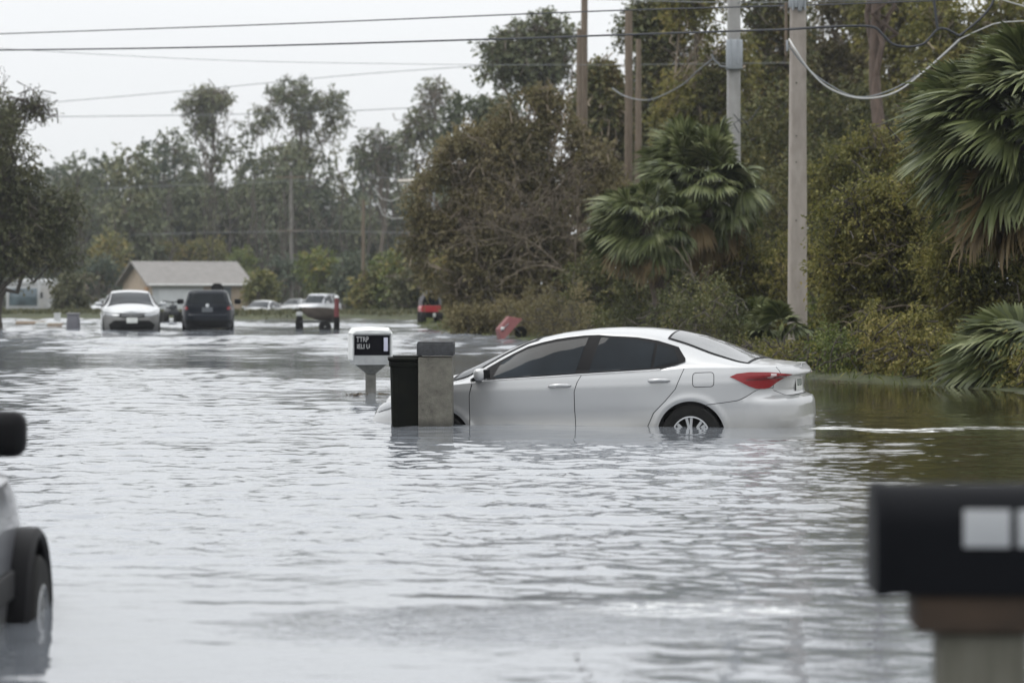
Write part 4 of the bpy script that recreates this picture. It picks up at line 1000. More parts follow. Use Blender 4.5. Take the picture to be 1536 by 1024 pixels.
CARM = dict(
 tyre=mat_rough('tyre_rubber', (.006, .006, .006), (.013, .013, .012), 12, .8, .002, 60, spec=.2), black=mat_rough('black_void_plastic', (.006, .006, .006), (.012, .012, .012), 8, .8, spec=.15),
 hub=mat_plain('hubcap_silver', (.36, .37, .38), .25, .6), trim=mat_plain('black_trim', (.010, .010, .011), .5, 0, 0, .08), glass=mat_glass('tinted_glass', (.012, .016, .020), .13),
 glass_rear=mat_glass('rear_glass_sky_tone', (.16, .165, .17), .9), handle=mat_plain('handle_paint', (.44, .445, .45), .25, .5, .5), chrome=mat_plain('handle_silver', (.62, .63, .64), .18, .55, .5), recess=mat_plain('handle_shadow_paint', (.40, .405, .41), .35, .3),  # rear screen base lightened: sky reflection painted into the glass colour
 redlamp=mat_lampred('red_lamp_lens', (.27, .004, .008)), reddark=mat_lampred('dark_red_lens', (.12, .003, .005)), lamp=mat_plain('clear_lamp_lens', (.50, .40, .40), .1, 0, 1),
 headlamp=mat_plain('headlamp_lens', (.20, .21, .22), .1, .3, .6), plate=mat_plain('plate_white', (.62, .63, .60), .5), ink=mat_plain('plate_ink', (.05, .08, .06), .6))
PAINT_SILVER = mat_paint('silver_paint', (.41, .415, .42), .35, .34)
# stranded sedan: rear wheel of the near side stands at photo column 1037, nose down in deeper water
car = build_sedan('silver_sedan', 'silver four-door sedan stranded nose down in the flood, red tail lamp and mirror visible', PAINT_SILVER)
YAW = R(16.4); PITCH = R(2.35)
# local +x runs rear to front; near side is local +y
Mx = Vector((-math.cos(YAW), math.sin(YAW), 0)); 
rot = Matrix(((-math.cos(YAW), -math.sin(YAW), 0), (math.sin(YAW), -math.cos(YAW), 0), (0, 0, 1))).to_4x4()
pit = Matrix.Rotation(PITCH, 4, 'Y')       # nose (+x) goes down
Rm = rot @ pit
target = Vector((1.82, 28.93, -.09)); lw = Rm @ Vector((1.0, .875, .316)); 
car.matrix_world = Matrix.Translation(target-lw) @ Rm
# ---------------------------------------------------------------- street furniture
CONC = mat_rough('pale_concrete', (.23, .20, .175), (.34, .305, .27), 5, .85, .004, 60, mapscale=(1, 1, .35))
CONC2 = mat_rough('grey_concrete', (.24, .235, .225), (.34, .335, .325), 5, .85, .004, 60, mapscale=(1, 1, .35))
WOOD = mat_rough('weathered_pole_wood', (.09, .07, .05), (.20, .155, .115), 4, .9, .004, 30, mapscale=(8, 8, .5))
GALV = mat_plain('galvanised_steel', (.30, .32, .34), .45, .6)
BLACKM = mat_plain('black_powder_coat', (.005, .0055, .007), .55, 0, 0, .06)
CABLE = mat_plain('black_cable', (.022, .024, .03), .6)
CABLEG = mat_plain('grey_cable', (.16, .17, .18), .6)
CABLEW = mat_plain('pale_cable', (.42, .42, .41), .55)
m_pil, N, L, b = mat_new('mailbox_pillar_block')
n = noise_node(N, L, 14, 8, .7); n2 = noise_node(N, L, 4, 4, .6); n3 = noise_node(N, L, 70, 4, .7)
r = ramp(N, [(.36, (.02, .019, .015)), (.42, (.10, .094, .077)), (.62, (.165, .157, .13)), (.8, (.27, .26, .22))]); 
ad = N.new('ShaderNodeMath'); ad.operation = 'MULTIPLY_ADD'; ad.inputs[1].default_value = .6; L.new(n.outputs['Fac'], ad.inputs[0])
ml = N.new('ShaderNodeMath'); ml.operation = 'MULTIPLY'; ml.inputs[1].default_value = .45; L.new(n2.outputs['Fac'], ml.inputs[0]); L.new(ml.outputs[0], ad.inputs[2]); L.new(ad.outputs[0], r.inputs['Fac'])
tcn = N.new('ShaderNodeTexCoord'); sz_ = N.new('ShaderNodeSeparateXYZ'); L.new(tcn.outputs['Object'], sz_.inputs[0])
wet = N.new('ShaderNodeMapRange'); wet.inputs['From Min'].default_value = .02; wet.inputs['From Max'].default_value = .10; wet.inputs['To Min'].default_value = .45; wet.inputs['To Max'].default_value = 1
L.new(sz_.outputs['Z'], wet.inputs['Value']); vs_ = N.new('ShaderNodeVectorMath'); vs_.operation = 'SCALE'; L.new(r.outputs[0], vs_.inputs[0]); L.new(wet.outputs[0], vs_.inputs['Scale'])
L.new(vs_.outputs[0], b.inputs['Base Color']); b.inputs['Roughness'].default_value = .85
bp = N.new('ShaderNodeBump'); bp.inputs['Distance'].default_value = .015; L.new(n3.outputs['Fac'], bp.inputs['Height']); L.new(bp.outputs[0], b.inputs['Normal'])
CAPM = mat_rough('dark_slate_cap', (.015, .016, .018), (.05, .052, .056), 16, .75, .004, 50)

# mailbox pillar in front of the car
x, y = at(654, 146.5)
t = thing('concrete_pillar', 'square concrete block pillar with dark slab cap in front of the silver sedan', 'pillar', (x, y, 0), R(-1.5))
m = MB(); m.box((0, 0, .14), (.345, .345, 1.14), bev=.012); m.build('shaft', m_pil, t)
m = MB(); m.box((0, 0, .79), (.375, .375, .125), bev=.008); m.box((0, 0, .859), (.36, .36, .014), bev=.004); m.build('cap', CAPM, t)
# wheeled bin
x, y = at(611, 145.6)
t = thing('wheeled_bin', 'black wheeled rubbish bin with closed lid between the pillar and the car nose', 'bin', (x, y, 0), R(3))
BINM = mat_rough('black_bin_plastic', (.003, .0035, .003), (.009, .010, .007), 5, .6, .002, 20, spec=.07)
m = MB()
prof = [(-.40, .235, .24), (.0, .262, .26), (.60, .285, .29), (.615, .305, .31), (.66, .305, .31)]
vs = []; fs = []
for (z, hx, hy) in prof:
    for (sx, sy) in ((-1, -1), (1, -1), (1, 1), (-1, 1)):
        for (ax, ay) in ((1, .9), (.9, 1)) if sx*sy > 0 else ((.9, 1), (1, .9)): vs.append((sx*hx*ax*.62, sy*hy*ay*.8, z))
for i in range(len(prof)-1):
    for k in range(8): fs.append((i*8+k, i*8+(k+1) % 8, (i+1)*8+(k+1) % 8, (i+1)*8+k))
fs.append(tuple(range(7, -1, -1))); fs.append(tuple(range(32, 40))); m.add(vs, fs)
for sx in (-1, 1): m.box((sx*.10, -.215, .28), (.012, .02, .5), rot=Matrix.Rotation(R(3), 3, 'X'), bev=.004)   # moulded ribs
m.build('tub', BINM, t)
m = MB(); m.box((0, 0, .685), (.405, .53, .035), bev=.014); m.box((0, .0, .708), (.30, .40, .02), bev=.008); m.build('lid', BINM, t)
m = MB(); m.tube([(-.17, .27, .64), (-.17, .31, .66), (.17, .31, .66), (.17, .27, .64)], .013, 8); m.build('handle', BINM, t)
for sx in (-1, 1):
    m = MB(); m.lathe([(.02, -.025), (.095, -.025), (.10, 0), (.095, .025), (.02, .025)], (sx*.17, .20, -.32), 'x', 20); m.build('wheel', CARM['tyre'], t)

# white plastic mailbox on a post
x, y = at(556, 112)
WPL = mat_rough('white_mailbox_plastic', (.50, .51, .50), (.66, .67, .66), 6, .45); GPL = mat_rough('grey_mailbox_plastic', (.26, .27, .27), (.36, .37, .37), 7, .5)
t = thing('mailbox', 'white plastic mailbox with black number panel on a short grey post', 'mailbox', (x, y, 0), R(10))
m = MB()
prof = [(-.255, .33), (-.235, .285), (.235, .285), (.255, .33), (.268, .62), (.255, .655), (-.255, .655), (-.268, .62)]
m.prism(prof, -.14, .30); m.build('box', GPL, t)
m = MB(); vs = []
for (yy, hw, z0, z1) in ((-.17, .262, .635, .675), (-.05, .29, .64, .712), (.15, .29, .64, .712), (.32, .262, .635, .67)):
    vs += [(-hw, yy, z0), (-hw*.82, yy, z1-.01), (0, yy, z1), (hw*.82, yy, z1-.01), (hw, yy, z0)]
fs = [(i*5+k, i*5+k+1, i*5+k+6, i*5+k+5) for i in range(3) for k in range(4)]+[(4, 3, 2, 1, 0), (15, 16, 17, 18, 19)]+[(i*5, i*5+5, i*5+9, i*5+4) for i in range(3)]
m.add(vs, fs); m.build('roof', WPL, t)
for sx in (-1, 1):
    m = MB(); m.box((sx*.262, .06, .49), (.022, .44, .31), bev=.008); m.build('side_panel', WPL, t)
m = MB(); m.box((0, -.1425, .505), (.475, .006, .225), bev=.002); pn = m.build('number_panel', mat_plain('black_number_panel', (.004, .004, .006), .6, 0, 0, .05), t)
m = MB(); m.box((.185, -.1475, .515), (.055, .004, .155), bev=.0018); m.build('sticker', mat_plain('pale_sticker', (.5, .5, .6), .5), pn)
WORN = mat_rough('worn_white_paint', (.12, .12, .12), (.55, .55, .55), 60, .6)
def lettering(txt, size, loc, mat, parent, name='lettering', rot=(R(90), 0, 0), ext=.0008, sx=1):
    c = bpy.data.curves.new(name, 'FONT'); c.body = txt; c.size = size; c.extrude = ext; c.offset = size*.02; c.resolution_u = 2
    tmp = bpy.data.objects.new(name, c); COL.objects.link(tmp); bpy.context.view_layer.update()
    me = bpy.data.meshes.new_from_object(tmp.evaluated_get(bpy.context.evaluated_depsgraph_get())); bpy.data.objects.remove(tmp)
    me.materials.clear(); me.materials.append(mat); o = bpy.data.objects.new(name, me); COL.objects.link(o); o.parent = parent; o.location = loc; o.rotation_euler = rot; o.scale = (sx, 1, 1); return o
lettering('TTRP', .085, (-.212, -.1465, .545), WORN, pn, sx=.85)
lettering('IELI U', .075, (-.205, -.1465, .468), WORN, pn, sx=.95)
m = MB(); vs = []
for (hx, hy, z) in ((.20, .12, .285), (.055, .05, .155), (.055, .05, .14)): vs += [(-hx, -hy, z), (hx, -hy, z), (hx, hy, z), (-hx, hy, z)]
m.add(vs, [(i*4+k, i*4+(k+1) % 4, (i+1)*4+(k+1) % 4, (i+1)*4+k) for i in range(2) for k in range(4)]+[(3, 2, 1, 0), (8, 9, 10, 11)])
m.build('bracket', mat_rough('dark_bracket', (.06, .065, .06), (.13, .13, .12), 9, .7), t)
m = MB(); m.box((0, 0, -.12), (.135, .10, .60), bev=.015); m.build('post', mat_rough('weathered_grey_post', (.08, .08, .07), (.17, .165, .15), 8, .85, .004), t)

zi = lambda z: float(np.interp(z, [.14, .155, .285, .712], [.235, .25, .375, .88]))
for ch in list(t.children)+list(pn.children):      # stretch the shell to its real height
    if ch.name.startswith('lettering'): ch.location.z = zi(ch.location.z); ch.scale.y *= 1.15; continue
    for v in ch.data.vertices:
        if v.co.z > .13: v.co.z = zi(v.co.z)
# near black mailbox, lower right
x, y = at(1318, 650)
t = thing('mailbox', 'large black metal mailbox on a timber post, very near at the lower right', 'mailbox', (x+.27, y, 0), R(-2))
m = MB(); pr = [(-.125, .752), (.125, .752)]+[(.125*math.cos(R(a)), .905+.095*math.sin(R(a))) for a in np.linspace(0, 180, 13)]
m.prism(pr, -.27, .27, 'yz'); m.build('box', BLACKM, t)
m = MB(); pr2 = [(a*1.05, .752+(b-.752)*1.03-.004) for a, b in pr]; m.prism(pr2, -.285, -.255, 'yz'); m.build('door', BLACKM, t)
RET = mat_plain('reflective_number_tile', (.34, .35, .36), .4)
for k in range(3):
    m = MB(); m.box((-.035+k*.122, -.128, .905), (.105, .004, .085), bev=.0015); m.build('number_tile', RET, t)
m = MB(); m.box((.07, 0, .708), (.52, .22, .086), bev=.006); m.build('board', mat_rough('old_brown_timber', (.018, .011, .006), (.05, .03, .017), 6, .85, mapscale=(1, 6, 6)), t)
m = MB(); m.box((-.035, 0, .11), (.20, .17, 1.1), bev=.01); m.build('post', mat_rough('green_grey_timber', (.07, .067, .05), (.13, .125, .10), 6, .9, .003, mapscale=(6, 6, .6)), t)

# ---------------------------------------------------------------- poles
def pole(name, label, px, s, top_py, w0, w1, mat, square=True, wtop=None, group=None, base_py=None):
    x, y = at(px, s); z0 = gz(x, y)-.4; z1 = HC-(top_py-HY)/s
    t = thing(name, label, 'utility pole', (x, y, z0), 0, group)
    m = MB()
    if square:
        vs = []
        for (hw, z) in ((w0/2, 0), (w1/2, z1-z0)):
            c = hw*.8; vs += [(-c, -hw, z), (c, -hw, z), (hw, -c, z), (hw, c, z), (c, hw, z), (-c, hw, z), (-hw, c, z), (-hw, -c, z)]
        m.add(vs, [(k, (k+1) % 8, 8+(k+1) % 8, 8+k) for k in range(8)]+[tuple(range(7, -1, -1)), tuple(range(8, 16))])
    else:
        rg = np.random.RandomState(int(px)); n = 10
        m.tube([(rg.normal()*.008, 0, (z1-z0)*k/n) for k in range(n+1)], list(np.linspace(w0/2, w1/2, n+1)), 14)
    m.build('shaft', mat, t); return t, x, y, z0
def zp(py, s): return HC-(py-HY)/s
t, x, y, z0 = pole('utility_pole', 'pale square concrete utility pole standing close behind the sedan boot', 1196, 76, -110, .375, .28, CONC)
m = MB(); m.box((-.03, -.17, zp(5, 76)-z0), (.34, .06, .24), bev=.01); m.box((.02, -.19, zp(8, 76)-z0), (.08, .05, .3), bev=.01)
for sx in (-.12, .0, .12): m.tube([(sx, -.22, zp(18, 76)-z0), (sx, -.24, zp(2, 76)-z0)], .022, 8)
m.build('bracket', GALV, t)
m = MB(); m.box((-.235, -.02, zp(45, 76)-z0), (.055, .05, 1.05), bev=.004); m.build('cable_guard', WOOD, t)
m = MB(); m.box((-.215, -.05, zp(70, 76)-z0), (.05, .05, .22), bev=.01); m.build('cable_clamp', GALV, t)
m = MB()
for py in (126, 205, 244, 331): m.tube([(-.045, -.145-.006, zp(py, 76)-z0), (-.045, -.19, zp(py, 76)-z0)], .012, 8)
m.build('bolt_holes', CARM['black'], t)
t, x, y, z0 = pole('utility_pole', 'grey concrete utility pole with a metal cabinet rising behind the centre palm', 1100, 60, -110, .36, .30, CONC2)
m = MB(); m.box((0, -.19, zp(84, 60)-z0), (.40, .22, .74), bev=.02); m.build('cabinet', GALV, t)
m = MB(); m.tube([(-.1, -.31, zp(60, 60)-z0), (-.1, -.31, zp(104, 60)-z0)], .02, 6); m.build('conduit', GALV, t); m = MB(); m.tube([(.08, -.31, zp(60, 60)-z0), (.08, -.31, zp(98, 60)-z0)], .02, 6); m.build('conduit', GALV, t); m = MB()
m.tube([np.array(P(px, py, 60.5))-np.array([x, y, z0]) for px, py in ((1100, 172), (1112, 186), (1126, 180), (1140, 160))], .014, 6); m.build('loose_wire', CABLE, t); m = MB()
m.tube([np.array(P(px, py, 60.5))-np.array([x, y, z0]) for px, py in ((1108, 200), (1100, 186), (1112, 178), (1122, 188))], .016, 6)
m.build('loose_wire', CABLE, t)
m = MB(); m.tube([np.array(P(px, py, 60.5))-np.array([x, y, z0]) for px, py in ((1092, 102), (1080, 100), (1070, 90), (1067, 82))], .022, 8); m.build('weatherhead', CABLEG, t)
pole('wooden_pole', 'brown wooden pole, left and slightly taller of the joined pair', 943, 46, 18, .28, .25, WOOD, False, group='brown wooden poles in the wood')
pole('wooden_pole', 'brown wooden pole leaning against its taller twin', 957, 46.5, 60, .30, .17, WOOD, False, group='brown wooden poles in the wood')
pole('wooden_pole', 'dark wooden pole rising out of the top of the brown tree', 876, 40, -60, .32, .24, WOOD, False, group='brown wooden poles in the wood')
pole('wooden_pole', 'short stub pole strapped beside the dark wooden pole', 869, 40.3, 45, .22, .2, WOOD, False, group='brown wooden poles in the wood')
t, x, y, z0 = pole('wooden_pole', 'far hazy wooden pole with crossarm above the distant cars', 437, 19, 258, .32, .24, mat_rough('far_pole_wood', (.12, .11, .10), (.2, .19, .175), 4, .9), False)
m = MB(); m.box((0, -.12, zp(266, 19)-z0), (2.3, .1, .12)); m.box((0, -.12, zp(346, 19)-z0), (2.2, .1, .1)); m.build('crossarm', WOOD, t)
t, x, y, z0 = pole('wooden_pole', 'thin far pole standing in yellow shrubs right of the boat trailer', 545, 24, 300, .26, .2, WOOD, False)
# street lamp heads left of the brown tree
x, y = at(650, 26); z0 = gz(x, y)-.3
t = thing('street_lamp', 'street lamp with pale head poking out left of the brown tree', 'street lamp', (x, y, z0))
m = MB(); m.tube([(0, 0, 0), (0, 0, zp(262, 26)-z0)], [.12, .08], 10); m.tube([(0, 0, zp(268, 26)-z0), (-.6, 0, zp(266, 26)-z0), (-1.2, 0, zp(271, 26)-z0)], .05, 8); m.build('post', GALV, t)
m = MB(); m.box((-1.55, 0, zp(272, 26)-z0), (.95, .34, .2), bev=.07); m.build('lamp_head', mat_plain('pale_lamp_head', (.55, .5, .45), .5), t)
for k, (pts, s) in enumerate((([(566, 300), (574, 322), (590, 328), (606, 327)], 22), ([(562, 282), (572, 298), (588, 302), (600, 296)], 22))):
    m = MB(); m.tube([P(px, py, s) for px, py in pts], .035, 6); o = m.build('slack_cable', CABLEW); tag(o, ['lower', 'upper'][k]+' pale slack cable curling in front of the hazy wood left of the brown tree', 'cable', group='slack pale cables')

# ---------------------------------------------------------------- wires
def wire(name, label, pts, r, mat, group=None, sag=0, dense=8):
    P3 = [np.array(P(*p)) for p in pts]; out = []
    n = len(P3)
    for i in range(n-1):      # Catmull-Rom through the given points
        p0, p1, p2, p3 = P3[max(i-1, 0)], P3[i], P3[i+1], P3[min(i+2, n-1)]
        for k in range(dense):
            t = k/dense; out.append(.5*((2*p1)+(-p0+p2)*t+(2*p0-5*p1+4*p2-p3)*t*t+(-p0+3*p1-3*p2+p3)*t**3))
    out.append(P3[-1]); m = MB(); m.tube([tuple(p) for p in out], r, 6)
    return tag(m.build(name, mat), label, 'cable' if 'cable' in name else 'wire', group)
G_ = 'overhead wires across the street'
wire('overhead_wire', 'upper of the two dark overhead wires crossing the sky', [(-60, 54, 52), (400, 38, 58), (870, 19, 66), (1100, 12, 70), (1300, 6, 75), (1600, -6, 82)], .017, CABLE, G_)
wire('overhead_wire', 'lower and thicker of the two dark overhead wires crossing the sky', [(-60, 77, 56), (300, 72, 62), (700, 61, 70), (1000, 51, 76), (1183, 45, 79.5)], .021, CABLE, G_)
wire('overhead_wire', 'faint thin wire under the two dark overhead wires', [(-60, 70, 40), (300, 90, 40), (620, 97, 40), (900, 98, 42), (1183, 95, 45)], .010, CABLEG, G_)
wire('overhead_wire', 'faint far wire meeting the tall thin pine', [(60, 176, 20), (300, 173, 20), (500, 168, 20), (700, 158, 20)], .03, CABLEG, G_)
wire('overhead_wire', 'faint far wire rising over the wide pine', [(70, 155, 22), (300, 135, 22), (520, 114, 22), (740, 98, 22)], .024, CABLEG, G_)
wire('overhead_wire', 'hair-thin wire near the top edge above the palms', [(880, 0, 50), (1100, 5, 60), (1300, 2, 60), (1600, -8, 60)], .012, CABLEG, G_)
wire('overhead_wire', 'far faint wire strung across the dark wood behind the house', [(140, 283, 16.5), (437, 272, 19), (700, 262, 21)], .022, CABLEG, G_)
wire('overhead_wire', 'lower far faint wire strung across the dark wood behind the house', [(200, 352, 16.5), (437, 347, 19), (640, 350, 21)], .022, CABLEG, G_)
wire('cable', 'thick black cable dipping between the near concrete pole and the right-hand tree', [(1183, 45, 79.5), (1250, 41, 80), (1305, 41, 80), (1322, 52, 80), (1338, 67, 80), (1362, 71, 80), (1385, 66, 80), (1402, 48, 80), (1415, 44, 80), (1438, 55, 80)], .026, CABLE)
wire('cable', 'short black cable stub hanging at the top right', [(1398, -10, 80), (1402, 20, 80), (1405, 45, 80)], .028, CABLE)
wire('cable', 'black cable running diagonally through the top right tree', [(1438, 55, 80), (1470, 28, 80), (1486, 8, 80), (1492, -12, 80)], .026, CABLE)
wire('cable', 'front one of the twin pale cables looping from the near concrete pole', [(1183, 60, 79.6), (1192, 75, 80), (1215, 108, 80), (1245, 134, 80), (1290, 148, 80), (1340, 140, 80), (1385, 108, 80), (1438, 60, 80)], .019, CABLEW, 'twin pale looping cables')
wire('cable', 'rear one of the twin pale cables, hanging a little higher', [(1183, 70, 79.2), (1205, 98, 79), (1240, 126, 79), (1285, 146, 79), (1335, 136, 79), (1390, 104, 79), (1438, 62, 79)], .014, CABLEG, 'twin pale looping cables')
wire('cable', 'pale cable arching to the top right edge', [(1438, 60, 80), (1470, 45, 80), (1500, 35, 80), (1560, 32, 80)], .013, CABLEW)
wire('cable', 'pale cable crossing the top right corner', [(1480, -8, 80), (1505, 2, 80), (1560, 18, 80)], .016, CABLEW)
wire('cable', 'grey cable sagging between the joined wooden poles and the pole with the cabinet', [(918, 133, 48), (940, 146, 49), (975, 150, 51), (1020, 130, 54), (1045, 108, 56), (1070, 88, 60)], .018, CABLEG)
tree('pine_tree', 'thick reddish pine trunk between the near concrete pole and the looped cables', 'pine tree', base_px(1315, 52),
     lobes_px(52, [(1310, -190, 120, 90), (1350, -120, 60, 40)]), LEAF['pine'], 701, 420, 8, .5, .15, .08, .30, nlimb=9, bark=mat_rough('red_pine_bark', (.06, .042, .032), (.14, .10, .08), 3, .9, .03, 14, mapscale=(4, 4, .8)), twigs=60, trunk_top=P(1310, -170, 52))

# ---------------------------------------------------------------- boxy cars, seen far off or very near
def build_wagon(name, label, paint, cat='suv', Lc=4.6, w=.93, belt=1.02, top=1.72, hood=3.45, rear_in=.10, group=None, dark=False, plate=True, glassm=None):
    M = CARM; root = thing(name, label, cat, (0, 0, 0), 0, group)
    rings = []; nk = 64
    def ring(h, x0, x1, hw, r0=.22, r1=.35):
        pts = []
        for k in range(nk):
            a = 2*math.pi*(k+.5)/nk; c, s_ = math.cos(a), math.sin(a); n = 5.0
            px = abs(c)**(2/n)*(1 if c > 0 else -1); py = abs(s_)**(2/n)*(1 if s_ > 0 else -1)
            pts.append(((x0+x1)/2+px*(x1-x0)/2, py*hw, h))
        return pts
    low = [(.22, .10, Lc-.22, w*.93), (.30, .03, Lc-.08, w*.97), (.45, .0, Lc, w*.99), (.62, .0, Lc-.01, w), (.66, .05, Lc-.03, w), (.80, .07, Lc-.07, w), (belt-.10, .06, Lc-.15, w*.985), (belt, .08, Lc-.30, w*.965)]
    m = MB(); vs = []; fs = []
    for q in low: vs += ring(*q)
    cap = ring(belt+.05, .35, Lc-.75, w*.80); vs += cap
    n = len(low)+1
    for i in range(n-1):
        for k in range(nk):
            c = np.mean([vs[i*nk+k], vs[(i+1)*nk+k]], 0)
            if any((c[0]-cx)**2+(c[2]-.34)**2 < .39**2 and abs(c[1]) > w*.86 for cx in (.95, Lc-.95)): continue
            fs.append((i*nk+k, i*nk+(k+1) % nk, (i+1)*nk+(k+1) % nk, (i+1)*nk+k))
    fs.append(tuple(range((n-1)*nk, n*nk))); m.add(vs, fs, True)
    gh = [(belt-.01, .07, hood+.12, w*.94), (belt+.08, .09, hood, w*.92), (belt+.40*(top-belt), .10+rear_in*.4, hood-.28, w*.86), (belt+.8*(top-belt), .12+rear_in, hood-.70, w*.78), (top-.045, .16+rear_in, hood-.88, w*.735), (top-.01, .24+rear_in, hood-1.0, w*.67), (top, .45+rear_in, hood-1.25, w*.5)]
    vs = []; fs = []
    for q in gh: vs += ring(*q)
    for i in range(len(gh)-1):
        for k in range(nk): fs.append((i*nk+k, i*nk+(k+1) % nk, (i+1)*nk+(k+1) % nk, (i+1)*nk+k))
    fs.append(tuple(range((len(gh)-1)*nk, len(gh)*nk))); m.add(vs, fs, True); m.build('body', paint, root)
    H = np.array([g[0] for g in gh]); XR = np.array([g[1] for g in gh]); XF = np.array([g[2] for g in gh]); WW = np.array([g[3] for g in gh])
    gl = glassm or M['glass']
    def se(hw, y): return (1-np.clip(np.abs(y)/hw, 0, .999)**5)**.2
    def rear_map(y, h, off=.006):
        x0 = np.interp(h, H, XR); x1 = np.interp(h, H, XF); hw = np.interp(h, H, WW); c = (x0+x1)/2
        return np.stack([c-(c-x0)*se(hw, y)-off, y, h], -1)
    def front_map(y, h, off=.006):
        x0 = np.interp(h, H, XR); x1 = np.interp(h, H, XF); hw = np.interp(h, H, WW); c = (x0+x1)/2
        return np.stack([c+(x1-c)*se(hw, y)+off, y, h], -1)
    LH = np.array([q[0] for q in low]); LR = np.array([q[1] for q in low]); LF = np.array([q[2] for q in low]); LW = np.array([q[3] for q in low])
    def lrear(y, h, off=.008):
        x0 = np.interp(h, LH, LR); x1 = np.interp(h, LH, LF); hw = np.interp(h, LH, LW); c = (x0+x1)/2
        return np.stack([c-(c-x0)*se(hw, y)-off, y, h], -1)
    def lfront(y, h, off=.008):
        x0 = np.interp(h, LH, LR); x1 = np.interp(h, LH, LF); hw = np.interp(h, LH, LW); c = (x0+x1)/2
        return np.stack([c+(x1-c)*se(hw, y)+off, y, h], -1)
    b0, t0 = belt+.05, top-.11
    m = MB(); patch(m, [(-.70, b0), (.70, b0), (.64, t0), (-.64, t0)], rear_map, .08, (1,)); m.build('rear_window', gl, root)
    m = MB(); patch(m, [(-.76, b0+.03), (.76, b0+.03), (.66, t0), (-.66, t0)], front_map, .08, (1,)); m.build('windscreen', gl, root)
    def side_map(sd):
        def f(x, h):
            x0 = np.interp(h, H, XR); x1 = np.interp(h, H, XF); hw = np.interp(h, H, WW); c = (x0+x1)/2; a = (x1-x0)/2
            return np.stack([x, sd*(hw*(1-np.clip(np.abs(x-c)/a, 0, .999)**5)**.2+.006), h], -1)
        return f
    for sd in (1, -1):
        for (xa, xb, xc, xd) in ((.35, 1.12, 1.12, .42), (1.18, 2.02, 2.0, 1.18), (2.10, hood-.28, hood-.86, 2.08)):
            m = MB(); patch(m, [(xa, b0), (xb, b0), (xc, t0), (xd+.1, t0)], side_map(sd), .1, (1,)); m.build('side_window', gl, root)
        m = MB(); patch(m, [(sd*(w-.03), .80), (sd*(w-.22), .80), (sd*(w-.20), belt-.02), (sd*(w-.05), belt-.02)] if sd > 0 else [(sd*(w-.22), .80), (sd*(w-.03), .80), (sd*(w-.05), belt-.02), (sd*(w-.20), belt-.02)], lrear, .05, (1,)); m.build('tail_lamp', M['redlamp'], root)
        m = MB(); pq = [(sd*(w-.07), .70), (sd*(w-.38), .70), (sd*(w-.36), .84), (sd*(w-.10), .87)]; patch(m, pq if sd < 0 else pq[::-1], lfront, .05, (1,)); m.build('headlight', M['headlamp'], root)
        m = MB(); m.box((hood-.30, sd*(w+.10), belt+.12), (.14, .22, .17), bev=.05); m.build('wing_mirror', paint if not dark else M['trim'], root)
    m = MB(); patch(m, [(-.48, .68), (.48, .68), (.52, .86), (-.52, .86)], lfront, .06, (1,)); m.build('grille', M['black'], root)
    m = MB(); patch(m, [(-.7, .30), (.7, .30), (.7, .56), (-.7, .56)], lfront, .08, (1,)); m.build('bumper_intake', M['black'], root)
    m = MB(); patch(m, [(-.75, .24), (.75, .24), (.75, .46), (-.75, .46)], lrear, .08, (1,)); m.build('bumper_skirt', M['black'], root)
    if plate: m = MB(); m.box((.035, 0, .80), (.02, .34, .15)); m.build('licence_plate', M['plate'] if not dark else mat_plain('dim_plate', (.10, .11, .12), .5), root)
    for wx_ in (.95, Lc-.95):
        for sd in (1, -1):
            o = build_wheel(root, wx_, (w-.12)*sd, sd, M, .345)
    return root
def face(o, px, s, z, heading):      # heading: world direction of the car's nose, degrees from +x
    x, y = at(px, s); a = R(heading); o.rotation_euler = (0, 0, a)
    o.location = (x-2.3*math.cos(a), y-2.3*math.sin(a), z)
WHITE = mat_paint('white_paint', (.42, .43, .44), .0, .3); NAVY = mat_paint('dark_navy_paint', (.006, .009, .015), .0, .4, (.02, .02, .02), .05); GREYW = mat_paint('pale_silver_paint', (.45, .46, .48), .3, .35)
# white saloon facing the camera
c = build_sedan('white_car', 'white car facing the camera, parked on the flooded street before the house', WHITE, plate='front', full=False, group='two cars standing on the flooded street')
x, y = at(198, 49.5); a = math.atan2(-y, -x)+R(1.5); c.rotation_euler = (0, 0, a); c.location = (x-4.65*math.cos(a), y-4.65*math.sin(a), -.19)
DARK_BUMPER = mat_rough('dark_grey_bumper', (.07, .07, .068), (.15, .15, .145), 3, .6)  # bumper much darker than the white body
for ch in c.children:
    if ch.name.startswith('front_bumper'): ch.data.materials[0] = DARK_BUMPER; ch['label'] = 'dark grey front bumper'
c = build_wagon('black_suv', 'dark navy SUV seen from behind beside the white car', NAVY, dark=True, w=.83, top=1.42, belt=.92, group='two cars standing on the flooded street')
x, y = at(311, 47.5); a = math.atan2(y, x)-R(1); c.rotation_euler = (0, 0, a); c.location = (x, y, -.17)
lp = MB(); lp.lathe([(.001, -.004), (.055, 0), (.06, .01)], (.035, 0, .93), 'x', 20); lp.build('badge', CARM['chrome'], c)
c = build_sedan('white_hatchback', 'distant white car parked right of the dark SUV', WHITE, full=False, group='distant parked white cars')
x, y = at(388, 24); c.rotation_euler = (0, 0, R(-103)); c.location = (x+.8, y+2.1, gz(x, y)-.05)
d = copy_tree(c); d['label'] = 'smaller distant white car between the white hatchback and the pickup'; x, y = at(440, 19.5); d.location = (x+.6, y+2, gz(x, y)-.05); d.rotation_euler = (0, 0, R(-100))
d = copy_tree(c); d['label'] = 'sliver of a distant white car half hidden left of the white sedan'; x, y = at(150, 20); d.location = (x+1.0, y+2, gz(x, y)-.05); d.rotation_euler = (0, 0, R(-100))
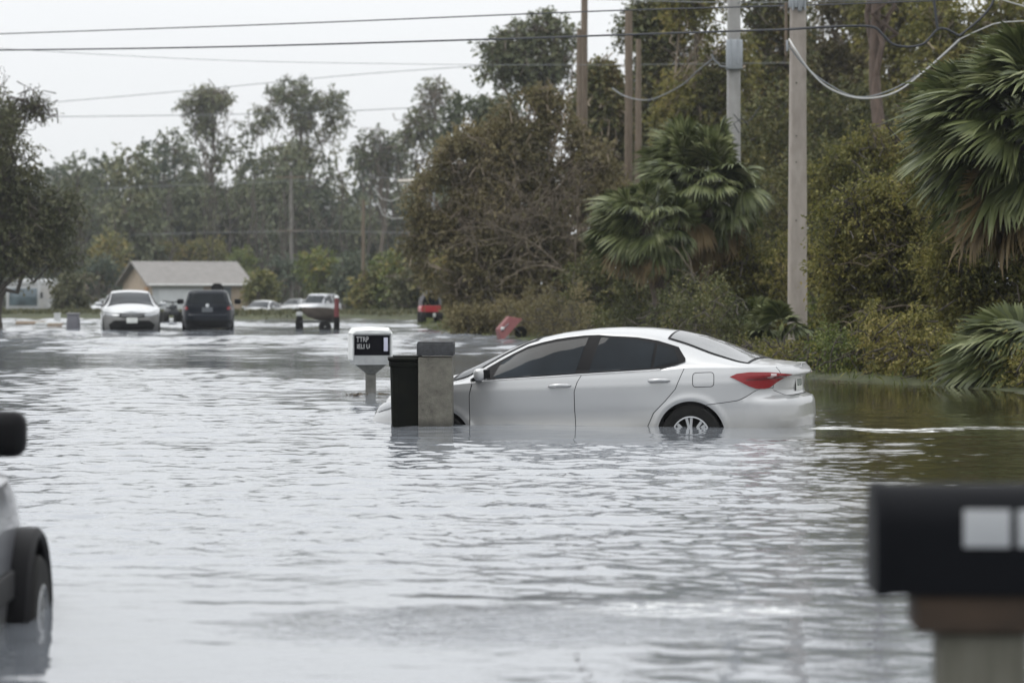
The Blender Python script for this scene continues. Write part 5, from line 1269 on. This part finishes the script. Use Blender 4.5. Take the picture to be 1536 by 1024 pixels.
c = build_wagon('silver_pickup', 'distant pale silver pickup behind the tan boat trailer', GREYW, cat='pickup', top=1.75, Lc=5.2, hood=3.9, rear_in=.6, w=.95)
x, y = at(466, 21.5); c.rotation_euler = (0, 0, R(-108)); c.location = (x+1.4, y+2.3, gz(x, y)+.1)
# very near vehicle cut off by the left edge
c = build_wagon('silver_suv', 'near grey SUV cut off by the left edge, black mirror and front tyre showing', mat_paint('grey_paint', (.12, .125, .14), .3, .35), dark=True, top=1.70, belt=1.04, Lc=4.3, hood=3.05)
for ch in c.children:
    if ch.name.startswith('wing_mirror'): ch.location = (0, .11 if ch.data.vertices[0].co.y < 0 else -.11, -.05); ch.scale = (1, 1, 1.14)
    if ch.name.startswith('wheel'): ch.location.y *= 1.13; ch.scale = (1.04, 1.1, 1.04)
for cx in (.95, 3.35):
    for sd in (1, -1):
        m = MB(); vs = []; n = 22
        for (r_, y_) in ((.42, .86), (.465, .88), (.465, 1.0), (.44, 1.02), (.42, 1.0)):
            for k in range(n): an = R(-8+196*k/(n-1)); vs.append((cx+r_*math.cos(an), y_*sd, .36+r_*math.sin(an)))
        m.add(vs, [(i*n+k, i*n+k+1, ((i+1) % 5)*n+k+1, ((i+1) % 5)*n+k) for i in range(5) for k in range(n-1)], True); m.build('wheel_flare', CARM['trim'], c)
m = MB(); m.box((1.9, -.945, .62), (2.0, .03, .12), bev=.012); m.build('side_moulding', CARM['trim'], c)
a = R(92.6); ca, sa = math.cos(a), math.sin(a); lx, ly = 3.45, -.95
c.rotation_euler = (0, 0, a); c.location = (-2.17-(lx*ca-ly*sa), 12.75-(lx*sa+ly*ca), -.45)

# red buggy, upturned red barrow, tan boat trailer and the rest of the far clutter
REDP = mat_plain('faded_red_paint', (.36, .03, .035), .45, 0, .3); TAN = mat_rough('tan_tarp', (.055, .043, .035), (.10, .082, .065), 4, .85)
x, y = at(645, 41.5); zb = gz(x, y)
t = thing('utility_buggy', 'small red utility buggy with curved dark screen on the far bank', 'buggy', (x, y, zb-.02), R(8))
m = MB(); m.prism([(-.36, .42), (.36, .42), (.38, .56), (.33, .64), (-.33, .64), (-.38, .56)], -.5, .55); m.build('body', REDP, t)
m = MB(); pr = [(.30*math.cos(R(a_)), .66+.45*math.sin(R(a_))) for a_ in np.linspace(0, 180, 15)]; m.prism(pr, -.32, -.26); m.build('windscreen', CARM['glass'], t)
m = MB(); m.tube([(.35*math.cos(R(a_)), -.29, .64+.50*math.sin(R(a_))) for a_ in np.linspace(0, 180, 17)], .035, 8); m.tube([(.35*math.cos(R(a_)), .35, .64+.50*math.sin(R(a_))) for a_ in np.linspace(0, 180, 17)], .035, 8); m.tube([(0, -.29, 1.14), (0, .35, 1.14)], .03, 8); m.build('roll_cage', CABLEG, t)
m = MB(); m.box((0, -.05, .32), (.5, .9, .22), bev=.03); m.build('chassis', CARM['black'], t)
for sx in (-1, 1):
    for yy in (-.42, .45):
        m = MB(); m.lathe([(.05, -.09), (.2, -.1), (.225, -.05), (.225, .05), (.2, .1), (.05, .09)], (sx*.30, yy, .22), 'x', 24); m.build('wheel', CARM['tyre'], t)
m = MB(); m.box((.10, -.53, .30), (.10, .03, .14), bev=.01); m.build('tag_plate', CARM['plate'], t)
x, y = at(768, 57); zb = gz(x, y)
t = thing('wheelbarrow', 'faded red tipped-up barrow lying at the waterline under the brown tree', 'wheelbarrow', (x, y, max(zb, 0)), R(12))
m = MB(); vs = []
for (hx, hy, z) in ((.40, .30, .0), (.24, .18, .26), (.22, .16, .28)): vs += [(-hx, -hy, z), (hx, -hy, z), (hx, hy, z), (-hx, hy, z)]
m.add(vs, [(i*4+k, i*4+(k+1) % 4, (i+1)*4+(k+1) % 4, (i+1)*4+k) for i in range(2) for k in range(4)]+[(8, 9, 10, 11)])
m.build('tray', mat_rough('sun_faded_red', (.12, .018, .02), (.20, .07, .065), 3, .6), t, Matrix.Translation((-.05, 0, .22)) @ Matrix.Rotation(R(-48), 4, 'Y'))
m = MB(); m.lathe([(.03, -.04), (.15, -.045), (.17, 0), (.15, .045), (.03, .04)], (.24, 0, .15), 'y', 20); m.build('wheel', CARM['tyre'], t)
m = MB()
for sy in (-1, 1): m.tube([(.2, sy*.06, .15), (-.1, sy*.2, .42), (-.34, sy*.24, .20)], .018, 8)
m.build('handles', CABLEG, t)
m = MB(); m.box((-.30, -.22, .26), (.10, .08, .08), bev=.03); m.build('grip', WPL, t)
x, y = at(478, 47); 
t = thing('boat_trailer', 'tan covered boat on a low trailer standing in shallow water', 'trailer', (x, y, -.06), R(6))
m = MB(); vs = []; n = 9
for i, (xx, hw, zk, zt) in enumerate([(-.52, .03, .62, .74), (-.35, .20, .45, .75), (0, .36, .34, .76), (.35, .38, .32, .74), (.52, .36, .34, .70)]):
    for k in range(n):
        a_ = math.pi*k/(n-1); vs.append((xx, -hw*math.cos(a_), zt-(zt-zk)*math.sin(a_)**.8 if True else 0))
m.add(vs, [(i*n+k, i*n+k+1, (i+1)*n+k+1, (i+1)*n+k) for i in range(4) for k in range(n-1)]+[tuple(range(4*n, 5*n)), tuple(range(n-1, -1, -1))]+[(i*n, (i+1)*n, (i+1)*n+n-1, i*n+n-1) for i in range(4)], False); m.build('hull', TAN, t)
m = MB(); m.box((-.05, 0, .30), (1.1, .08, .05)); m.box((.2, 0, .26), (.08, .8, .05)); m.tube([(.12, -.1, .28), (.18, -.15, .0)], .03, 6); m.build('chassis', CABLE, t)
for sy in (-1, 1):
    m = MB(); m.lathe([(.04, -.07), (.17, -.07), (.19, 0), (.17, .07), (.04, .07)], (.2, sy*.42, .14), 'y', 20); m.build('wheel', CARM['tyre'], t)
x, y = at(449, 46.5)
t = thing('outboard_motor', 'black outboard motor with white cowl left of the tan boat', 'motor', (x, y, -.02))
m = MB(); m.box((0, 0, .22), (.26, .24, .40), bev=.05, taper=.8); m.build('leg', CARM['black'], t)
m = MB(); m.box((0, 0, .50), (.2, .24, .16), bev=.06); m.build('cowl', WPL, t); m = MB(); m.box((-.0, 0, .62), (.32, .26, .05), bev=.02); m.build('cover', CARM['trim'], t)
x, y = at(505, 47.5)
t = thing('marker_post', 'short thick post, dark red above and black below, right of the tan boat', 'post', (x, y, -.1))
m = MB(); m.tube([(0, 0, 0), (0, 0, .50)], .095, 14); m.build('base', CARM['black'], t); m = MB(); m.tube([(0, 0, .50), (0, 0, 1.10)], [.085, .07], 14); m.build('upper_shaft', mat_plain('dark_red_post', (.12, .02, .022), .6), t)
m = MB(); m.lathe([(.001, 1.19), (.06, 1.17), (.085, 1.10), (.001, 1.10)], (0, 0, 0), 'z', 16); m.build('cap', WPL, t)
x, y = at(110, 47)
t = thing('bin', 'squat grey bin standing in the water left of the white car', 'bin', (x, y, -.05))
m = MB(); m.box((0, 0, .26), (.42, .4, .52), bev=.04, taper=.85); m.build('tub', mat_plain('grey_plastic', (.12, .12, .135), .6), t); m = MB(); m.box((0, 0, .54), (.40, .38, .06), bev=.02); m.build('lid', mat_plain('grey_plastic_lid', (.17, .17, .18), .6), t)
x, y = at(326, 36)
t = thing('mailbox', 'small black mailbox poking up behind the dark SUV roof', 'mailbox', (x, y, gz(x, y)))
m = MB(); m.prism([(-.22, .0), (.22, .0), (.24, .24), (.12, .36), (-.12, .36), (-.24, .24)], -.26, .26, 'xz'); o = m.build('box', CARM['black'], t); o.location = (0, 0, 1.1-gz(x, y))
m = MB(); m.box((0, 0, .55), (.12, .12, 1.2)); m.build('post', WOOD, t)
x, y = at(257, 40)
t = thing('quad_bike', 'dark quad bike between the white car and the SUV', 'quad bike', (x, y, gz(x, y)-.02), R(20))
m = MB(); m.box((0, 0, .52), (.4, .9, .22), bev=.07); m.box((0, -.3, .72), (.26, .3, .16), bev=.05); m.box((0, .25, .68), (.24, .45, .10), bev=.04); m.build('body', mat_plain('dark_grey_body', (.03, .033, .037), .5), t)
m = MB(); m.tube([(-.38, -.16, .94), (-.1, -.22, .90), (.1, -.22, .90), (.38, -.16, .94)], .022, 8); m.tube([(0, -.22, .9), (0, -.32, .68)], .025, 6); m.build('handlebar', CARM['black'], t)
for sx in (-1, 1):
    for yy in (-.42, .42):
        m = MB(); m.lathe([(.05, -.09), (.25, -.1), (.28, 0), (.25, .1), (.05, .09)], (sx*.33, yy, .28), 'x', 20); m.build('wheel', CARM['tyre'], t)
# motorhome at the left edge
x, y = at(35, 21); zb = gz(x, y)
t = thing('motorhome', 'white motorhome with large blue-grey windscreen behind the left-hand oak', 'motorhome', (x, y, zb), R(-6))
m = MB(); m.box((0, 3, 1.65), (2.5, 6.4, 2.5), bev=.16); m.build('body', WHITE, t)
m = MB(); m.box((.05, -.22, 1.62), (2.05, .05, 1.25), bev=.02); m.build('windscreen', mat_glass('blue_screen', (.08, .11, .13), .8), t)
m = MB(); m.box((0, -.24, 2.62), (2.2, .05, .28), bev=.02); m.build('roof_cap', WHITE, t)
m = MB(); m.box((0, -.22, .62), (2.3, .08, .45), bev=.03); m.build('bumper', mat_plain('grey_bumper', (.2, .21, .22), .5), t)
for sx in (-1, 1):
    m = MB(); m.box((sx*1.42, -.3, 1.75), (.18, .12, .42), bev=.04); m.build('wing_mirror', CARM['black'], t)
    m = MB(); m.lathe([(.1, -.12), (.42, -.12), (.46, 0), (.42, .12), (.1, .12)], (sx*1.08, 1.0, .46), 'x', 24); m.build('wheel', CARM['tyre'], t)
# stacked boards and flotsam on the left shore
BRD = mat_rough('weathered_board', (.22, .17, .12), (.42, .34, .26), 4, .85, mapscale=(1, 8, 8))
for k, (px, py_, w_, h_, mm, lab) in enumerate(((45, 482, 1.0, .12, BRD, 'tan boards lying at the left shore'), (62, 484, .42, .10, WPL, 'white panel lying on the tan boards at the left shore'), (80, 481, .48, .10, WPL, 'white board lying flat left of the grey bin'), (82, 476, .5, .09, BRD, 'tan board under the small white crate'))):
    x, y = at(px, 42.5+k*.6); m = MB(); zz = max(gz(x, y), 0)
    for q in range(2): m.box((0, q*.18, h_*.4+q*.05), (w_, .3, h_*.5), rot=Matrix.Rotation(R(3-6*q), 3, 'Z'), bev=.01)
    o = m.build('board_pile', mm); o.location = (x, y, zz); tag(o, lab, 'boards')
x, y = at(86, 42); m = MB(); m.box((0, 0, .13), (.2, .2, .26), bev=.02); m.box((0, 0, .27), (.23, .23, .03), bev=.01); o = m.build('crate', WPL); o.location = (x, y, max(gz(x, y), 0)+.12); tag(o, 'small white crate near the boards left of the grey bin', 'crate')
# floating leaf litter near the white mailbox
rg = np.random.RandomState(8); m = MB()
for (cx, cy, sx_, sy_, n) in ((536, 593, 16, .25, 60), (575, 592, 8, .2, 20), (608, 628, 24, .12, 90), (1260, 575, 60, .6, 60), (60, 505, 60, 1.5, 20)):
    s = (cy-HY)/HC; x0, y0 = at(cx, s)
    for k in range(n):
        a_ = rg.uniform(0, 3.14); l = rg.uniform(.015, .05); px_, py_ = x0+rg.normal()*sx_/s*.5, y0+rg.normal()*sy_
        m.add([(px_-l*math.cos(a_), py_-l*math.sin(a_), .012), (px_+l*.3*math.sin(a_), py_-l*.3*math.cos(a_), .02), (px_+l*math.cos(a_), py_+l*math.sin(a_), .012), (px_-l*.3*math.sin(a_), py_+l*.3*math.cos(a_), .018)], [(0, 1, 2, 3)])
tag(m.build('floating_litter', mat_rough('dead_leaves', (.05, .035, .02), (.14, .10, .06), 9, .9)), 'dead leaves and scum drifting on the flood water', kind='stuff')

# ---------------------------------------------------------------- house
s = 20; x, y = at(272, s); zb = -1.12
t = thing('house', 'single-storey house with pale shingle gable roof, tan gable and white garage door', 'house', (x, y+2, zb), R(24))
SHIN = mat_rough('grey_shingles', (.15, .142, .135), (.22, .21, .20), 2, .9, .01, 20, mapscale=(1, 1, 6)); TANW = mat_rough('tan_wall_render', (.30, .24, .18), (.38, .31, .24), 3, .9); SID = mat_rough('pale_siding', (.42, .44, .46), (.52, .54, .56), 3, .7, mapscale=(1, 1, 10))
LX, WY, EH, RH = 7.4, 7.6, 2.55, 4.15
m = MB(); m.prism([(-WY/2, 0), (WY/2, 0), (WY/2, EH), (0, RH-.12), (-WY/2, EH)], -LX/2, LX/2, 'yz'); m.build('wall', TANW, t)
m = MB()
for sg in (-1, 1):
    nrm = Vector((0, -sg*(RH-EH), WY/2)).normalized(); a0 = Vector((0, sg*-0+0, RH)); 
    e = Vector((0, sg*(WY/2+.45), EH-.45*(RH-EH)/(WY/2))); h = .10
    vs = [(-LX/2-.5, 0, RH), (LX/2+.5, 0, RH), (LX/2+.5, e.y, e.z), (-LX/2-.5, e.y, e.z)]; vs += [(a_, b_, c_+h) for a_, b_, c_ in vs]
    m.add(vs, [(0, 1, 2, 3), (7, 6, 5, 4), (0, 4, 5, 1), (1, 5, 6, 2), (2, 6, 7, 3), (3, 7, 4, 0)])
rf = m.build('roof', SHIN, t)
m = MB(); m.box((.6, 1.2, RH-.35), (.25, .25, .5)); m.build('vent_pipe', GALV, rf)
m = MB(); m.box((-1.7, -WY/2-.02, 1.25), (3.9, .06, 2.4)); m.build('siding', SID, t)
m = MB(); m.box((-1.7, -WY/2-.07, 1.08), (3.0, .05, 2.12), bev=.01)
for k in range(3): m.box((-1.7, -WY/2-.10, .55+k*.53), (2.98, .015, .02))
m.build('garage_door', mat_plain('white_door', (.52, .54, .56), .5), t)
m = MB(); m.box((1.75, -WY/2-.04, 1.25), (1.35, .05, 2.3)); o = m.build('front_door', mat_plain('slate_blue_door', (.10, .12, .14), .5), t); m = MB(); m.box((1.3, -WY/2-.09, 1.15), (.06, .05, .14)); m.build('handle', GALV, o)
m = MB(); m.box((-LX/2-.03, -.6, 1.45), (.05, 1.5, 1.15)); f = m.build('window', mat_plain('white_frame', (.5, .5, .5), .5), t); m = MB(); m.box((-LX/2-.06, -.6, 1.45), (.03, 1.3, .95)); m.build('pane', CARM['glass'], f)
m = MB(); m.box((-LX/2-.05, -2.6, 1.2), (.06, .9, 2.2)); m.build('timber_panel', mat_rough('orange_timber', (.25, .13, .05), (.36, .20, .09), 3, .8), t)
m = MB(); m.tube([(-LX/2-.35, -WY/2-.38, EH-.1), (LX/2+.4, -WY/2-.38, EH-.1)], .07, 8); m.build('gutter', WPL, t)
# ---------------------------------------------------------------- the air
m = MB(); m.box((0, 235, 16), (500, 590, 37)); hz = m.build('haze', None)
mh = bpy.data.materials.new('damp_air'); mh.use_nodes = True; N = mh.node_tree.nodes; L = mh.node_tree.links
N.remove(N['Principled BSDF']); pv = N.new('ShaderNodeVolumePrincipled'); pv.inputs['Color'].default_value = (.93, .96, 1, 1)
pv.inputs['Density'].default_value = .0002; pv.inputs['Anisotropy'].default_value = .3
L.new(pv.outputs[0], N['Material Output'].inputs['Volume']); hz.data.materials.append(mh)
tag(hz, 'faint pale haze in the damp air over the flooded street', kind='stuff')
